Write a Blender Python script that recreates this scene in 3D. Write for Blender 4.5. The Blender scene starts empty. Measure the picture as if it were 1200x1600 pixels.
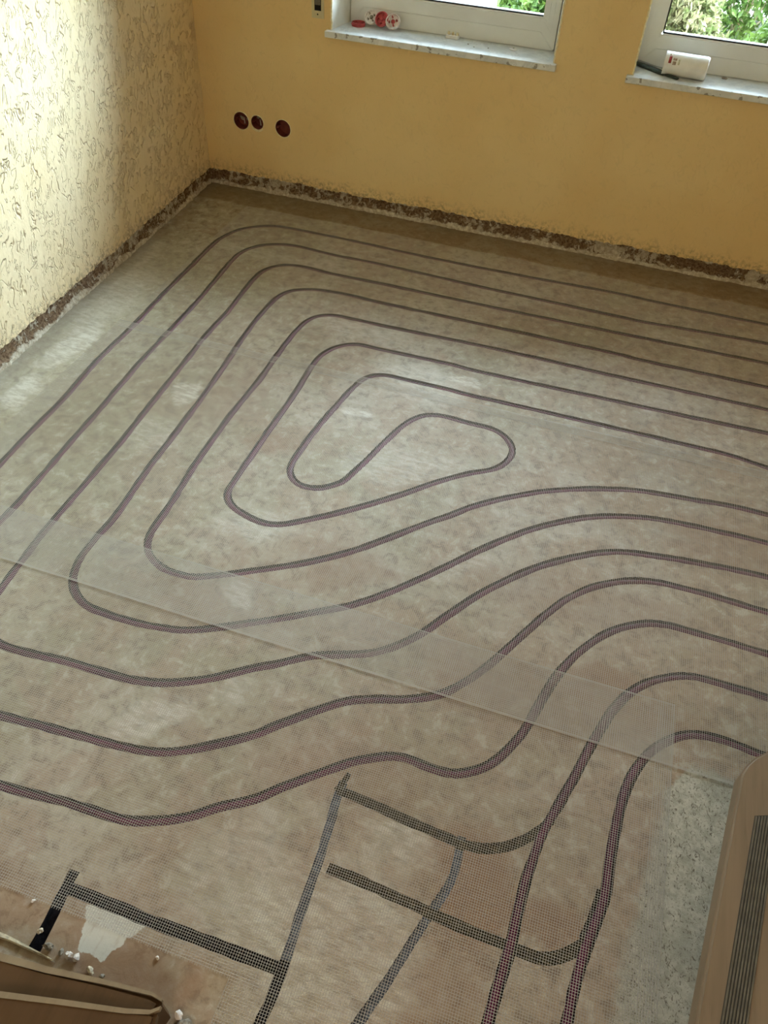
import bpy, bmesh, math, random
import numpy as np
from mathutils import Vector, Matrix
from mathutils.geometry import tessellate_polygon

S = bpy.context.scene
COL = S.collection
PI = math.pi

# ------------------------------------------------------------------ camera
cam_data = bpy.data.cameras.new('camera')
cam = bpy.data.objects.new('camera', cam_data)
COL.objects.link(cam)
cam_data.sensor_fit = 'VERTICAL'
cam_data.sensor_height = 36.0
cam_data.lens = 36.0 * 1200.0 / 1600.0
cam_data.clip_start = 0.02
_f = Vector((-0.18247, 0.67322, -0.71658)); _u = Vector((-0.25488, 0.67151, 0.69578)); _r = Vector((0.9496, 0.3096, 0.04906))
_m = Matrix((_r, _u, -_f)).transposed().to_4x4()
_m.translation = Vector((1.883, -3.3303, 1.6))
cam.matrix_world = _m
S.camera = cam

# ------------------------------------------------------------------ light
w = bpy.data.worlds.new('sky'); S.world = w; w.use_nodes = True
nt = w.node_tree; nt.nodes.clear()
wo = nt.nodes.new('ShaderNodeOutputWorld'); bg = nt.nodes.new('ShaderNodeBackground')
tc = nt.nodes.new('ShaderNodeTexCoord'); sp = nt.nodes.new('ShaderNodeSeparateXYZ')
cr = nt.nodes.new('ShaderNodeValToRGB')
nt.links.new(tc.outputs['Generated'], sp.inputs[0]); nt.links.new(sp.outputs['Z'], cr.inputs[0])
cr.color_ramp.elements[0].position = 0.0; cr.color_ramp.elements[0].color = (0.42, 0.50, 0.46, 1)
cr.color_ramp.elements[1].position = 0.35; cr.color_ramp.elements[1].color = (0.73, 0.90, 1.0, 1)
nt.links.new(cr.outputs[0], bg.inputs[0])
bg.inputs[1].default_value = 14.5
# hazy bright part of the sky, up and to the right of the windows
dt = nt.nodes.new('ShaderNodeVectorMath'); dt.operation = 'DOT_PRODUCT'
nrm_ = nt.nodes.new('ShaderNodeVectorMath'); nrm_.operation = 'NORMALIZE'
nt.links.new(tc.outputs['Generated'], nrm_.inputs[0]); nt.links.new(nrm_.outputs[0], dt.inputs[0])
GA, GE = math.radians(42), math.radians(21)
dt.inputs[1].default_value = (math.cos(GA)*math.cos(GE), math.sin(GA)*math.cos(GE), math.sin(GE))
mr = nt.nodes.new('ShaderNodeMapRange'); mr.interpolation_type = 'SMOOTHSTEP'
nt.links.new(dt.outputs['Value'], mr.inputs[0])
mr.inputs[1].default_value = 0.80; mr.inputs[2].default_value = 1.0; mr.inputs[3].default_value = 0.0; mr.inputs[4].default_value = 60.0
bg2 = nt.nodes.new('ShaderNodeBackground'); bg2.inputs[0].default_value = (0.66, 0.88, 1.0, 1)
nt.links.new(mr.outputs[0], bg2.inputs[1])
ad = nt.nodes.new('ShaderNodeAddShader'); nt.links.new(bg.outputs[0], ad.inputs[0]); nt.links.new(bg2.outputs[0], ad.inputs[1])
nt.links.new(ad.outputs[0], wo.inputs[0])

sun_d = bpy.data.lights.new('sun', 'SUN'); sun = bpy.data.objects.new('sun', sun_d); COL.objects.link(sun)
sun_d.energy = 6.0; sun_d.angle = math.radians(1.5); sun_d.color = (1.0, 0.95, 0.84)
sun.location = (6, -2, 8)
sun.rotation_euler = Vector((-0.55, 0.35, -0.80)).to_track_quat('-Z', 'Y').to_euler()

fill_d = bpy.data.lights.new('warm_fill', 'AREA'); fill_d.shape = 'DISK'; fill_d.size = 0.9  # unseen warm fill added behind the camera to brighten the foreground
fill_d.energy = 14.0; fill_d.color = (1.0, 0.80, 0.62)
fill_light = bpy.data.objects.new('warm_fill', fill_d); COL.objects.link(fill_light)
fill_light.location = (1.9, -4.6, 2.25); fill_light.rotation_euler = (math.radians(38), 0, 0)

S.view_settings.view_transform = 'Standard'; S.view_settings.look = 'None'
S.view_settings.gamma = 1.0; S.view_settings.use_curve_mapping = False
S.view_settings.exposure = 0.38
S.cycles.use_denoising = True
S.cycles.max_bounces = 10; S.cycles.diffuse_bounces = 5; S.cycles.transparent_max_bounces = 16
S.cycles.sample_clamp_indirect = 8.0

# daylight portals in the two window openings and the doorway (sampling only)
def portal(name, loc, sx, sy, rot):
    d = bpy.data.lights.new(name, 'AREA'); d.shape = 'RECTANGLE'; d.size = sx; d.size_y = sy
    d.cycles.is_portal = True
    o = bpy.data.objects.new(name, d); COL.objects.link(o); o.location = loc; o.rotation_euler = rot
portal('daylight_portal', (1.07, 0.375, 1.34), 0.95, 1.3, (-PI/2, 0, 0))
portal('daylight_portal', (2.28, 0.375, 1.34), 0.95, 1.3, (-PI/2, 0, 0))

# ------------------------------------------------------------------ helpers
def link(o, parent=None):
    COL.objects.link(o)
    if parent is not None: o.parent = parent
    return o

def mesh_obj(name, verts, faces, m, parent=None, smooth=False):
    me = bpy.data.meshes.new(name)
    me.from_pydata([tuple(v) for v in verts], [], faces); me.update()
    if smooth: me.polygons.foreach_set('use_smooth', [True]*len(me.polygons))
    o = bpy.data.objects.new(name, me)
    if m is not None: me.materials.append(m)
    return link(o, parent)

def bm_obj(name, bm, m, parent=None, smooth=False, recalc=True):
    if recalc: bmesh.ops.recalc_face_normals(bm, faces=bm.faces)
    me = bpy.data.meshes.new(name); bm.to_mesh(me); bm.free()
    if smooth: me.polygons.foreach_set('use_smooth', [True]*len(me.polygons))
    o = bpy.data.objects.new(name, me)
    for mm in (m if isinstance(m, (list, tuple)) else [m]): me.materials.append(mm)
    return link(o, parent)

def empty(name, loc=(0,0,0), rotz=0):
    o = bpy.data.objects.new(name, None); o.location = loc; o.rotation_euler = (0,0,rotz)
    o.empty_display_size = 0.05
    return link(o)

def tag(o, label, cat, group=None, kind=None):
    o['label'] = label; o['category'] = cat
    if group: o['group'] = group
    if kind: o['kind'] = kind
    return o

def struct(o, label=None, cat=None):
    o['kind'] = 'structure'
    if label: o['label'] = label
    if cat: o['category'] = cat
    return o

def box(bm, x0, x1, y0, y1, z0, z1, bevel=0.0, seg=2):
    r = bmesh.ops.create_cube(bm, size=1.0)
    vs = r['verts']
    for v in vs:
        v.co = Vector(((x0+x1)/2 + v.co.x*(x1-x0), (y0+y1)/2 + v.co.y*(y1-y0), (z0+z1)/2 + v.co.z*(z1-z0)))
    if bevel > 0:
        es = list({e for v in vs for e in v.link_edges})
        bmesh.ops.bevel(bm, geom=es, offset=bevel, segments=seg, affect='EDGES', profile=0.5)

def prism(bm, pts, z0, z1, axis='z'):
    """extruded polygon; pts 2D"""
    def P(a, b, c):
        return (a, b, c) if axis == 'z' else ((a, c, b) if axis == 'y' else (c, a, b))
    lo = [bm.verts.new(P(a, b, z0)) for a, b in pts]; hi = [bm.verts.new(P(a, b, z1)) for a, b in pts]
    bm.faces.new(lo); bm.faces.new(hi)
    n = len(pts)
    for i in range(n): bm.faces.new((lo[i], lo[(i+1) % n], hi[(i+1) % n], hi[i]))

def lathe(bm, prof, seg=32, mat=None):
    """prof: (r, z) list; closed solid of revolution about z"""
    rings = []
    for r, z in prof:
        rings.append([bm.verts.new((r*math.cos(2*PI*i/seg), r*math.sin(2*PI*i/seg), z)) for i in range(seg)] if r > 1e-6 else [bm.verts.new((0, 0, z))])
    for a, b in zip(rings[:-1], rings[1:]):
        for i in range(seg):
            j = (i+1) % seg
            if len(a) == 1 and len(b) == 1: continue
            if len(a) == 1: bm.faces.new((a[0], b[j], b[i]))
            elif len(b) == 1: bm.faces.new((a[i], a[j], b[0]))
            else: bm.faces.new((a[i], a[j], b[j], b[i]))

def catmull(P, step):
    P = [np.array(p, float) for p in P]
    P = [2*P[0]-P[1]] + P + [2*P[-1]-P[-2]]
    out = []
    for i in range(1, len(P)-2):
        a, b, c, d = P[i-1], P[i], P[i+1], P[i+2]
        n = max(2, int(np.linalg.norm(c-b)/step*2))
        for k in range(n):
            t = k/n
            out.append(0.5*((2*b) + (-a+c)*t + (2*a-5*b+4*c-d)*t*t + (-a+3*b-3*c+d)*t**3))
    out.append(P[-2])
    Q = np.array(out)
    # smooth and resample evenly
    for _ in range(2):
        Q[1:-1] = 0.25*Q[:-2] + 0.5*Q[1:-1] + 0.25*Q[2:]
    L = np.r_[0, np.cumsum(np.linalg.norm(np.diff(Q, axis=0), axis=1))]
    n = max(2, int(L[-1]/step)); s = np.linspace(0, L[-1], n+1)
    R = np.stack([np.interp(s, L, Q[:, k]) for k in range(Q.shape[1])], 1)
    for _ in range(2):
        R[1:-1] = 0.25*R[:-2] + 0.5*R[1:-1] + 0.25*R[2:]
    return R

def normals2d(Q):
    T = np.gradient(Q, axis=0); T /= np.linalg.norm(T, axis=1)[:, None]
    return np.stack([-T[:, 1], T[:, 0]], 1)

def vnoise(x, seed=0):
    """smooth 1-D value noise, numpy"""
    rng = np.random.RandomState(seed); t = rng.rand(4096)*2-1
    i = np.floor(x).astype(int); f = x-i; f = f*f*(3-2*f)
    return t[i % 4096]*(1-f) + t[(i+1) % 4096]*f

def vnoise2(x, y, seed=0):
    rng = np.random.RandomState(seed); t = rng.rand(256, 256)*2-1
    i = np.floor(x).astype(int); j = np.floor(y).astype(int); f = x-i; g = y-j
    f = f*f*(3-2*f); g = g*g*(3-2*g)
    a = t[i % 256, j % 256]; b = t[(i+1) % 256, j % 256]; c = t[i % 256, (j+1) % 256]; d = t[(i+1) % 256, (j+1) % 256]
    return (a*(1-f)+b*f)*(1-g) + (c*(1-f)+d*f)*g

# ------------------------------------------------------------------ material kit
class NT:
    def __init__(s, name):
        s.m = bpy.data.materials.new(name); s.m.use_nodes = True
        s.t = s.m.node_tree; s.t.nodes.clear()
        s.out = s.t.nodes.new('ShaderNodeOutputMaterial')
        s.b = s.t.nodes.new('ShaderNodeBsdfPrincipled')
        s.t.links.new(s.b.outputs[0], s.out.inputs[0])
        s.co = s.t.nodes.new('ShaderNodeTexCoord').outputs['Object']
    def n(s, typ, **k):
        nd = s.t.nodes.new(typ)
        for a, b in k.items(): setattr(nd, a, b)
        return nd
    def set(s, sock, v):
        if isinstance(v, bpy.types.NodeSocket): s.t.links.new(v, sock)
        elif isinstance(v, (tuple, list)) and sock.type == 'RGBA' and len(v) == 3: sock.default_value = (*v, 1)
        else: sock.default_value = v
    def map(s, scale=(1,1,1), rot=(0,0,0), loc=(0,0,0), vec=None):
        nd = s.n('ShaderNodeMapping'); s.set(nd.inputs[0], vec or s.co)
        nd.inputs['Location'].default_value = loc; nd.inputs['Rotation'].default_value = rot; nd.inputs['Scale'].default_value = scale
        return nd.outputs[0]
    def noise(s, scale, detail=4, rough=0.5, vec=None, dist=0.0, out='Fac'):
        nd = s.n('ShaderNodeTexNoise'); s.set(nd.inputs['Vector'], vec or s.co)
        nd.inputs['Scale'].default_value = scale; nd.inputs['Detail'].default_value = detail
        nd.inputs['Roughness'].default_value = rough; nd.inputs['Distortion'].default_value = dist
        return nd.outputs[out]
    def vor(s, scale, vec=None, feature='F1', rnd=1.0):
        nd = s.n('ShaderNodeTexVoronoi', feature=feature); s.set(nd.inputs['Vector'], vec or s.co)
        nd.inputs['Scale'].default_value = scale; nd.inputs['Randomness'].default_value = rnd
        return nd.outputs['Distance']
    def ramp(s, v, a, b, lo=0.0, hi=1.0):
        nd = s.n('ShaderNodeMapRange', interpolation_type='SMOOTHSTEP'); s.set(nd.inputs[0], v)
        for i, x in zip((1, 2, 3, 4), (a, b, lo, hi)): nd.inputs[i].default_value = x
        return nd.outputs[0]
    def math(s, op, a, b=0.0, c=None):
        nd = s.n('ShaderNodeMath', operation=op); s.set(nd.inputs[0], a); s.set(nd.inputs[1], b)
        if c is not None: s.set(nd.inputs[2], c)
        return nd.outputs[0]
    def mix(s, f, a, b):
        nd = s.n('ShaderNodeMix', data_type='RGBA'); s.set(nd.inputs[0], f); s.set(nd.inputs[6], a); s.set(nd.inputs[7], b)
        return nd.outputs[2]
    def xyz(s, vec=None):
        nd = s.n('ShaderNodeSeparateXYZ'); s.set(nd.inputs[0], vec or s.co); return nd.outputs
    def bump(s, h, strength=0.5, dist=0.002, prev=None):
        nd = s.n('ShaderNodeBump'); s.set(nd.inputs['Height'], h)
        nd.inputs['Strength'].default_value = strength; nd.inputs['Distance'].default_value = dist
        if prev is not None: s.set(nd.inputs['Normal'], prev)
        return nd.outputs[0]
    def fin(s, color, rough=0.7, normal=None, spec=None, metal=None):
        s.set(s.b.inputs['Base Color'], color); s.set(s.b.inputs['Roughness'], rough)
        if normal is not None: s.set(s.b.inputs['Normal'], normal)
        if spec is not None: s.set(s.b.inputs['Specular IOR Level'], spec)
        if metal is not None: s.set(s.b.inputs['Metallic'], metal)
        return s.m

def simple(name, c, rough=0.6, var=0.12, scale=40, bump=0.0, bscale=200, spec=0.3, metal=0.0):
    k = NT(name); n = k.noise(scale, 4)
    c2 = tuple(x*(1-var) for x in c); c1 = tuple(min(1, x*(1+var)) for x in c)
    nm = k.bump(k.noise(bscale, 3), bump, 0.001) if bump else None
    return k.fin(k.mix(k.ramp(n, 0.3, 0.7), c2, c1), rough, nm, spec, metal)

# wall render: ochre paint, scratched rustic texture
def wall_mat(name, strength, soft, ca=(0.815, 0.600, 0.295), cb=(0.85, 0.655, 0.345)):
    k = NT(name)
    # short vertical-ish scratches: iso-lines of a stretched, distorted noise
    v1 = k.map(scale=(1, 1, 0.42), rot=(0.0, 0.0, 0.0), vec=k.map(rot=(0.38, 0.30, 0)))
    a = k.noise(28, 2.0, 0.45, v1, 0.8)
    line = k.ramp(k.math('ABSOLUTE', k.math('SUBTRACT', a, 0.5)), 0.0, 0.045, 1.0, 0.0)
    gate = k.ramp(k.noise(24, 2, 0.5), 0.47, 0.58)
    a2 = k.noise(46, 1.5, 0.45, v1, 1.2)
    line2 = k.ramp(k.math('ABSOLUTE', k.math('SUBTRACT', a2, 0.5)), 0.0, 0.045, 1.0, 0.0)
    gate2 = k.ramp(k.noise(22, 2, 0.5, k.map(loc=(3, 1, 2))), 0.48, 0.6)
    groove = k.math('MAXIMUM', k.math('MULTIPLY', line, gate), k.math('MULTIPLY', k.math('MULTIPLY', line2, gate2), 0.7))
    lump = k.noise(28, 3, 0.55)
    h = k.math('SUBTRACT', k.math('MULTIPLY', lump, 0.5), groove)
    nm = k.bump(h, strength, 0.0062)
    nm = k.bump(k.noise(260, 3, 0.6), soft, 0.0012, nm)
    big = k.ramp(k.noise(2.2, 4), 0.35, 0.65)
    col = k.mix(big, ca, cb)
    col = k.mix(k.math('MULTIPLY', groove, 0.15), col, (0.60, 0.48, 0.27))
    # grime just above the removed skirting
    z = k.xyz()[2]
    gr = k.math('MULTIPLY', k.ramp(k.math('ADD', z, k.math('MULTIPLY', k.noise(18, 4), -0.10)), 0.01, 0.085, 1.0, 0.0), k.ramp(k.noise(60, 4, 0.7), 0.42, 0.62))
    col = k.mix(k.math('MULTIPLY', gr, 0.65), col, (0.22, 0.16, 0.09))
    return k.fin(col, 0.85, nm, 0.2)

M = {}
M['wall_rough'] = wall_mat('ochre_scratched_render', 1.0, 0.25, (0.83, 0.67, 0.41), (0.86, 0.715, 0.47))
M['wall_soft'] = wall_mat('ochre_render', 0.16, 0.40)
M['masonry'] = simple('bare_masonry', (0.30, 0.22, 0.15), 0.95, 0.3, 30, 0.6, 90)
M['white_plaster'] = simple('white_plaster_reveal', (0.78, 0.78, 0.72), 0.9, 0.06, 20, 0.4, 150)
M['cream_edge'] = simple('cream_plaster_edge', (0.86, 0.78, 0.55), 0.9, 0.12, 80, 0.5, 200)
M['ceiling'] = simple('white_ceiling_paint', (0.80, 0.78, 0.70), 0.9, 0.03, 5)
M['pvc'] = simple('white_window_plastic', (0.82, 0.84, 0.82), 0.35, 0.05, 6, 0, 200, 0.5)
M['gasket'] = simple('black_rubber_gasket', (0.02, 0.022, 0.028), 0.5, 0.1)
M['red_plastic'] = simple('red_plastic', (0.42, 0.055, 0.06), 0.45, 0.2, 60, 0, 200, 0.5)
M['terracotta'] = simple('brick_red_box_plastic', (0.17, 0.035, 0.025), 0.5, 0.2, 50, 0.2, 300, 0.4)
M['plaster_dust'] = simple('dusty_white', (0.80, 0.76, 0.74), 0.9, 0.15, 90, 0.6, 250)
M['white_plastic'] = simple('white_plastic', (0.84, 0.85, 0.83), 0.35, 0.04, 30, 0, 200, 0.5)
M['cream_plastic'] = simple('cream_plastic', (0.66, 0.58, 0.36), 0.45, 0.05, 30, 0, 200, 0.4)
M['grey_webbing'] = simple('grey_webbing', (0.17, 0.16, 0.13), 0.9, 0.2, 300, 0.4, 600)
M['black'] = simple('black_slot', (0.012, 0.012, 0.012), 0.8, 0.1)
M['dark_green'] = simple('dark_green_paint', (0.035, 0.055, 0.050), 0.45, 0.4, 90, 0.4, 250, 0.5)
M['steel'] = simple('dull_steel', (0.45, 0.46, 0.45), 0.4, 0.2, 100, 0, 200, 0.5, 0.8)
M['label_red'] = simple('label_dark_red', (0.30, 0.03, 0.03), 0.5, 0.1)
M['label_brown'] = simple('label_brown_grey', (0.42, 0.33, 0.26), 0.5, 0.3, 200)
M['label_pale'] = simple('label_pale_green', (0.58, 0.60, 0.46), 0.5, 0.2, 200)
M['rubble'] = simple('grey_rubble', (0.34, 0.31, 0.26), 0.95, 0.4, 120, 0.6, 300)
M['debris'] = simple('cream_rubble', (0.66, 0.60, 0.48), 0.95, 0.25, 120, 0.6, 300)
M['wire'] = simple('white_cable_sheath', (0.55, 0.50, 0.46), 0.5, 0.1)

def pipe_mat():
    k = NT('purple_heating_pipe')
    n = k.ramp(k.noise(9, 4), 0.35, 0.7)
    c = k.mix(n, (0.085, 0.012, 0.042), (0.135, 0.022, 0.066))
    c = k.mix(k.ramp(k.noise(70, 5, 0.7), 0.64, 0.80, 0, 0.3), c, (0.30, 0.25, 0.24))
    return k.fin(c, 0.42, None, 0.25)
M['pipe'] = pipe_mat()

def groove_mat(name, c):
    k = NT(name); n = k.ramp(k.noise(60, 5, 0.6), 0.35, 0.7)
    return k.fin(k.mix(n, tuple(x*0.6 for x in c), tuple(x*1.3 for x in c)), 0.95, k.bump(k.noise(220, 4, 0.6), 0.6, 0.002), 0.1)
M['g_pipe'] = groove_mat('groove_dark_screed', (0.060, 0.050, 0.042))
M['g_olive'] = groove_mat('groove_olive_screed', (0.085, 0.076, 0.048))
M['g_blue'] = groove_mat('groove_blue_grey_slurry', (0.120, 0.135, 0.165))
M['g_black'] = groove_mat('groove_black', (0.016, 0.015, 0.018))  # plain near-black lining of the empty grooves

def strand_mat():
    k = NT('white_glass_fibre')
    n = k.ramp(k.noise(1.7, 3), 0.3, 0.7)
    c = k.mix(n, (0.76, 0.73, 0.67), (0.84, 0.81, 0.76))
    m = k.fin(c, 0.5, None, 0.35)
    tr = k.n('ShaderNodeBsdfTransparent'); mx = k.n('ShaderNodeMixShader'); mx.inputs[0].default_value = 0.50
    k.t.links.new(k.b.outputs[0], mx.inputs[1]); k.t.links.new(tr.outputs[0], mx.inputs[2]); k.t.links.new(mx.outputs[0], k.out.inputs[0])
    return m
M['mesh'] = strand_mat()

def marble_mat():
    k = NT('grey_marble')
    v = k.noise(7, 6, 0.6, None, 1.5)
    vein = k.ramp(k.math('ABSOLUTE', k.math('SUBTRACT', v, 0.5)), 0.0, 0.05, 1, 0)
    c = k.mix(k.ramp(k.noise(18, 5), 0.35, 0.65), (0.68, 0.72, 0.74), (0.80, 0.83, 0.84))
    c = k.mix(k.math('MULTIPLY', vein, 0.28), c, (0.42, 0.45, 0.47))
    c = k.mix(k.ramp(k.noise(45, 5, 0.7), 0.60, 0.72, 0, 0.55), c, (0.55, 0.50, 0.42))
    # dark chips along the front edge
    y = k.xyz()[1]
    ch = k.math('MULTIPLY', k.ramp(k.noise(38, 3), 0.60, 0.64), k.ramp(y, -0.022, -0.020, 1, 0))
    c = k.mix(k.math('MULTIPLY', ch, 0.7), c, (0.14, 0.12, 0.10))
    return k.fin(c, 0.42, None, 0.4)
M['marble'] = marble_mat()

def glass_mat():
    k = NT('window_glass')
    tr = k.n('ShaderNodeBsdfTransparent'); gl = k.n('ShaderNodeBsdfGlossy'); gl.inputs['Roughness'].default_value = 0.02
    fr = k.n('ShaderNodeFresnel'); fr.inputs[0].default_value = 1.35
    mx = k.n('ShaderNodeMixShader'); k.t.links.new(fr.outputs[0], mx.inputs[0]); k.t.links.new(tr.outputs[0], mx.inputs[1]); k.t.links.new(gl.outputs[0], mx.inputs[2])
    k.t.links.new(mx.outputs[0], k.out.inputs[0]); k.t.nodes.remove(k.b)
    return k.m
M['glass'] = glass_mat()

def wood_mat(name, c, c2, ang=0.0, scale=1.0):
    k = NT(name)
    v = k.map(scale=(30*scale, 2.2*scale, 8), rot=(0, 0, ang))
    n = k.noise(1.0, 5, 0.6, v, 0.4)
    fine = k.noise(6.0, 3, 0.6, v)
    col = k.mix(k.ramp(n, 0.3, 0.7), c, c2)
    col = k.mix(k.ramp(fine, 0.55, 0.75, 0, 0.25), col, tuple(x*0.6 for x in c))
    return k.fin(col, 0.5, k.bump(n, 0.1, 0.001), 0.3)
M['tread_wood'] = wood_mat('tan_stained_wood', (0.205, 0.155, 0.110), (0.255, 0.195, 0.140), 0.14)
M['dark_wood'] = wood_mat('dark_brown_wood', (0.085, 0.047, 0.022), (0.115, 0.065, 0.032), 1.45)
M['ribbed_dark'] = simple('grey_rubber_base', (0.055, 0.052, 0.043), 0.7, 0.1)
M['edge'] = wood_mat('lit_bevel_wood', (0.27, 0.215, 0.150), (0.33, 0.27, 0.19), 1.45)  # lighter brown stands in for window light caught on the bevels
M['ribbed'] = simple('grey_ribbed_rubber', (0.145, 0.135, 0.112), 0.6, 0.15, 60)

# ---------------------------------------------------------------- floor material
def floor_mat():
    k = NT('old_screed_floor')
    X, Y, Z = k.xyz()
    wv = k.noise(7, 4, 0.6, None, 0, 'Color')
    vm = k.n('ShaderNodeVectorMath', operation='SUBTRACT'); k.set(vm.inputs[0], wv); vm.inputs[1].default_value = (0.5, 0.5, 0.5)
    vs = k.n('ShaderNodeVectorMath', operation='SCALE'); k.set(vs.inputs[0], vm.outputs[0]); vs.inputs[3].default_value = 0.16
    va = k.n('ShaderNodeVectorMath', operation='ADD'); k.set(va.inputs[0], k.co); k.set(va.inputs[1], vs.outputs[0])
    warped = va.outputs[0]
    def blob(cx, cy, rx, ry, rot=0.0, soft=0.35, vec=None):
        # unit-disc mask about (cx, cy)
        t = k.n('ShaderNodeVectorMath', operation='SUBTRACT'); k.set(t.inputs[0], vec or warped); t.inputs[1].default_value = (cx, cy, 0)
        mp = k.n('ShaderNodeMapping'); mp.vector_type = 'TEXTURE'; k.set(mp.inputs[0], t.outputs[0])
        mp.inputs['Rotation'].default_value = (0, 0, rot); mp.inputs['Scale'].default_value = (rx, ry, 1000)
        ln = k.n('ShaderNodeVectorMath', operation='LENGTH'); k.set(ln.inputs[0], mp.outputs[0])
        return k.ramp(ln.outputs['Value'], 1-soft, 1+soft, 1, 0)
    big = k.ramp(k.noise(1.9, 6, 0.62, None, 0.5), 0.42, 0.58)
    mid = k.ramp(k.noise(5.5, 6, 0.62, None, 0.6), 0.43, 0.57)
    fine = k.ramp(k.noise(60, 6, 0.7), 0.30, 0.70)
    c = k.mix(big, (0.350, 0.300, 0.200), (0.480, 0.425, 0.335))
    c = k.mix(k.math('MULTIPLY', mid, 0.60), c, (0.390, 0.270, 0.195))
    # browner towards the right side of the room, greener grey on the left
    rgt = k.ramp(k.math('ADD', X, k.math('MULTIPLY', Y, -0.25)), 1.6, 3.2)
    c = k.mix(k.math('MULTIPLY', rgt, 0.55), c, (0.400, 0.290, 0.205))
    lft = k.ramp(k.math('ADD', X, k.math('MULTIPLY', k.noise(3, 3), 0.3)), 0.55, 1.25, 1, 0)
    c = k.mix(k.math('MULTIPLY', lft, 0.5), c, (0.345, 0.325, 0.215))
    c = k.mix(k.math('MULTIPLY', fine, 0.30), c, (0.240, 0.195, 0.140))
    mot = k.noise(26, 7, 0.72, None, 0.4)
    c = k.mix(k.ramp(mot, 0.50, 0.62, 0, 0.65), c, (0.190, 0.145, 0.105))
    c = k.mix(k.ramp(mot, 0.36, 0.48, 0.50, 0), c, (0.58, 0.56, 0.50))
    # trowel streaks and chalky scrapes
    st = k.ramp(k.noise(1, 4, 0.6, k.map(scale=(2.5, 26, 1), rot=(0, 0, 0.9))), 0.56, 0.72)
    c = k.mix(k.math('MULTIPLY', st, 0.22), c, (0.55, 0.52, 0.44))
    brush = k.noise(1, 5, 0.7, k.map(scale=(20, 60, 1), rot=(0, 0, 0.6)))
    brush_m = k.ramp(brush, 0.42, 0.62)
    WH = (0.74, 0.73, 0.67)
    for cx, cy, rx, ry, rot, s in [(.18,-1.45,.05,.13,-.2,.75),(.19,-1.72,.05,.09,.1,.6),(.07,-.86,.05,.22,.0,.35),(.14,-1.15,.09,.3,.05,.35),
                                   (.69,-1.54,.035,.05,0,.75),(1.25,-1.42,.06,.03,.3,.6),(1.18,-2.65,.05,.10,-.6,.45),(1.215,-2.25,.05,.04,.3,.45),
                                   (1.33,-2.50,.06,.03,.6,.3),(1.40,-1.18,.16,.10,0,.35),(1.55,-1.12,.07,.03,.0,.6),(1.15,-2.0,.12,.06,.3,.35),
                                   (1.45,-1.62,.20,.08,.4,.3),(.68,-1.75,.10,.10,0,.25),(2.25,-.55,.12,.05,0,.35),(1.1,-.95,.2,.06,0,.3),(1.75,-1.95,.10,.04,.6,.3),
                                   (1.73,-2.95,.16,.17,.1,.45),(1.52,-2.9,.10,.14,0,.3),(1.80,-2.72,.07,.05,0,.45),(.62,-.55,.3,.04,0,.2)]:
        c = k.mix(k.math('MULTIPLY', k.math('MULTIPLY', blob(cx, cy, rx, ry, rot), k.math('ADD', k.math('MULTIPLY', brush_m, 0.7), 0.3)), min(0.9, s*1.4)), c, WH)
    BR = (0.275, 0.160, 0.095)
    for cx, cy, rx, ry, rot, s in [(2.15,-2.20,.10,.06,.3,.7),(2.47,-1.60,.20,.12,0,.4),(1.47,-2.07,.12,.07,.3,.5),(1.05,-1.66,.10,.05,0,.5),
                                   (1.97,-2.74,.10,.10,0,.75),(2.12,-2.76,.09,.05,0,.7),(1.97,-2.95,.08,.18,0,.45),(2.28,-2.24,.14,.05,.2,.4),(2.0,-2.3,.25,.10,.1,.4),
                                   (1.2,-3.06,.35,.07,0,.45),(1.42,-3.10,.10,.05,0,.6),(1.0,-2.35,.22,.10,.2,.3),(1.3,-2.1,.2,.1,.5,.3),(1.62,-2.6,.22,.08,.0,.35),
                                   (2.1,-1.95,.3,.08,.1,.35),(1.85,-2.25,.12,.08,0,.35),(.8,-1.5,.07,.25,.0,.2)]:
        c = k.mix(k.math('MULTIPLY', blob(cx, cy, rx, ry, rot), s), c, BR)
    # darker brown ragged rim along the back and left walls
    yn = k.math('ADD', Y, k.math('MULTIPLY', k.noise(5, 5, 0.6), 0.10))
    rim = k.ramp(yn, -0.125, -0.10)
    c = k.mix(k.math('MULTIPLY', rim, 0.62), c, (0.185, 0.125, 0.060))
    xl = k.math('ADD', k.math('ADD', X, k.math('MULTIPLY', Y, 0.034)), k.math('MULTIPLY', k.noise(6, 5, 0.6), 0.08))
    riml = k.math('MULTIPLY', k.ramp(xl, 0.075, 0.10, 1, 0), 0.35)
    c = k.mix(riml, c, (0.24, 0.185, 0.13))
    bare = k.math('MULTIPLY', k.math('MULTIPLY', k.ramp(xl, 0.285, 0.30, 1, 0), k.ramp(Y, -.75, -.5, 1, 0)), 0.30)
    c = k.mix(bare, c, (0.47, 0.46, 0.40))
    # rough grey screed patch near the stair, and pale filler patch at lower left
    def halfplane(nx, ny, d, wdt=0.012):
        q = k.math('ADD', k.math('MULTIPLY', X, nx), k.math('MULTIPLY', Y, ny))
        q = k.math('ADD', q, k.math('MULTIPLY', k.math('SUBTRACT', k.noise(22, 5, 0.7), 0.5), 0.07))
        return k.ramp(q, d-wdt, d+wdt)
    patch = k.math('MULTIPLY', k.math('MULTIPLY', halfplane(0.988, -0.153, 2.662), halfplane(0, -1, 2.335)), halfplane(0.80, -0.60, 3.300, 0.006))
    pn = k.noise(42, 6, 0.75)
    pits = k.ramp(k.noise(1.0, 4, 0.65, k.map(scale=(150, 90, 1), rot=(0, 0, .5)), 1.6), 0.54, 0.64)
    pc = k.mix(k.ramp(pn, 0.35, 0.65), (0.37, 0.35, 0.285), (0.56, 0.535, 0.455))
    pc = k.mix(k.ramp(k.noise(5, 3), 0.45, 0.65, 0, 0.5), pc, (0.27, 0.275, 0.23))
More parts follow.
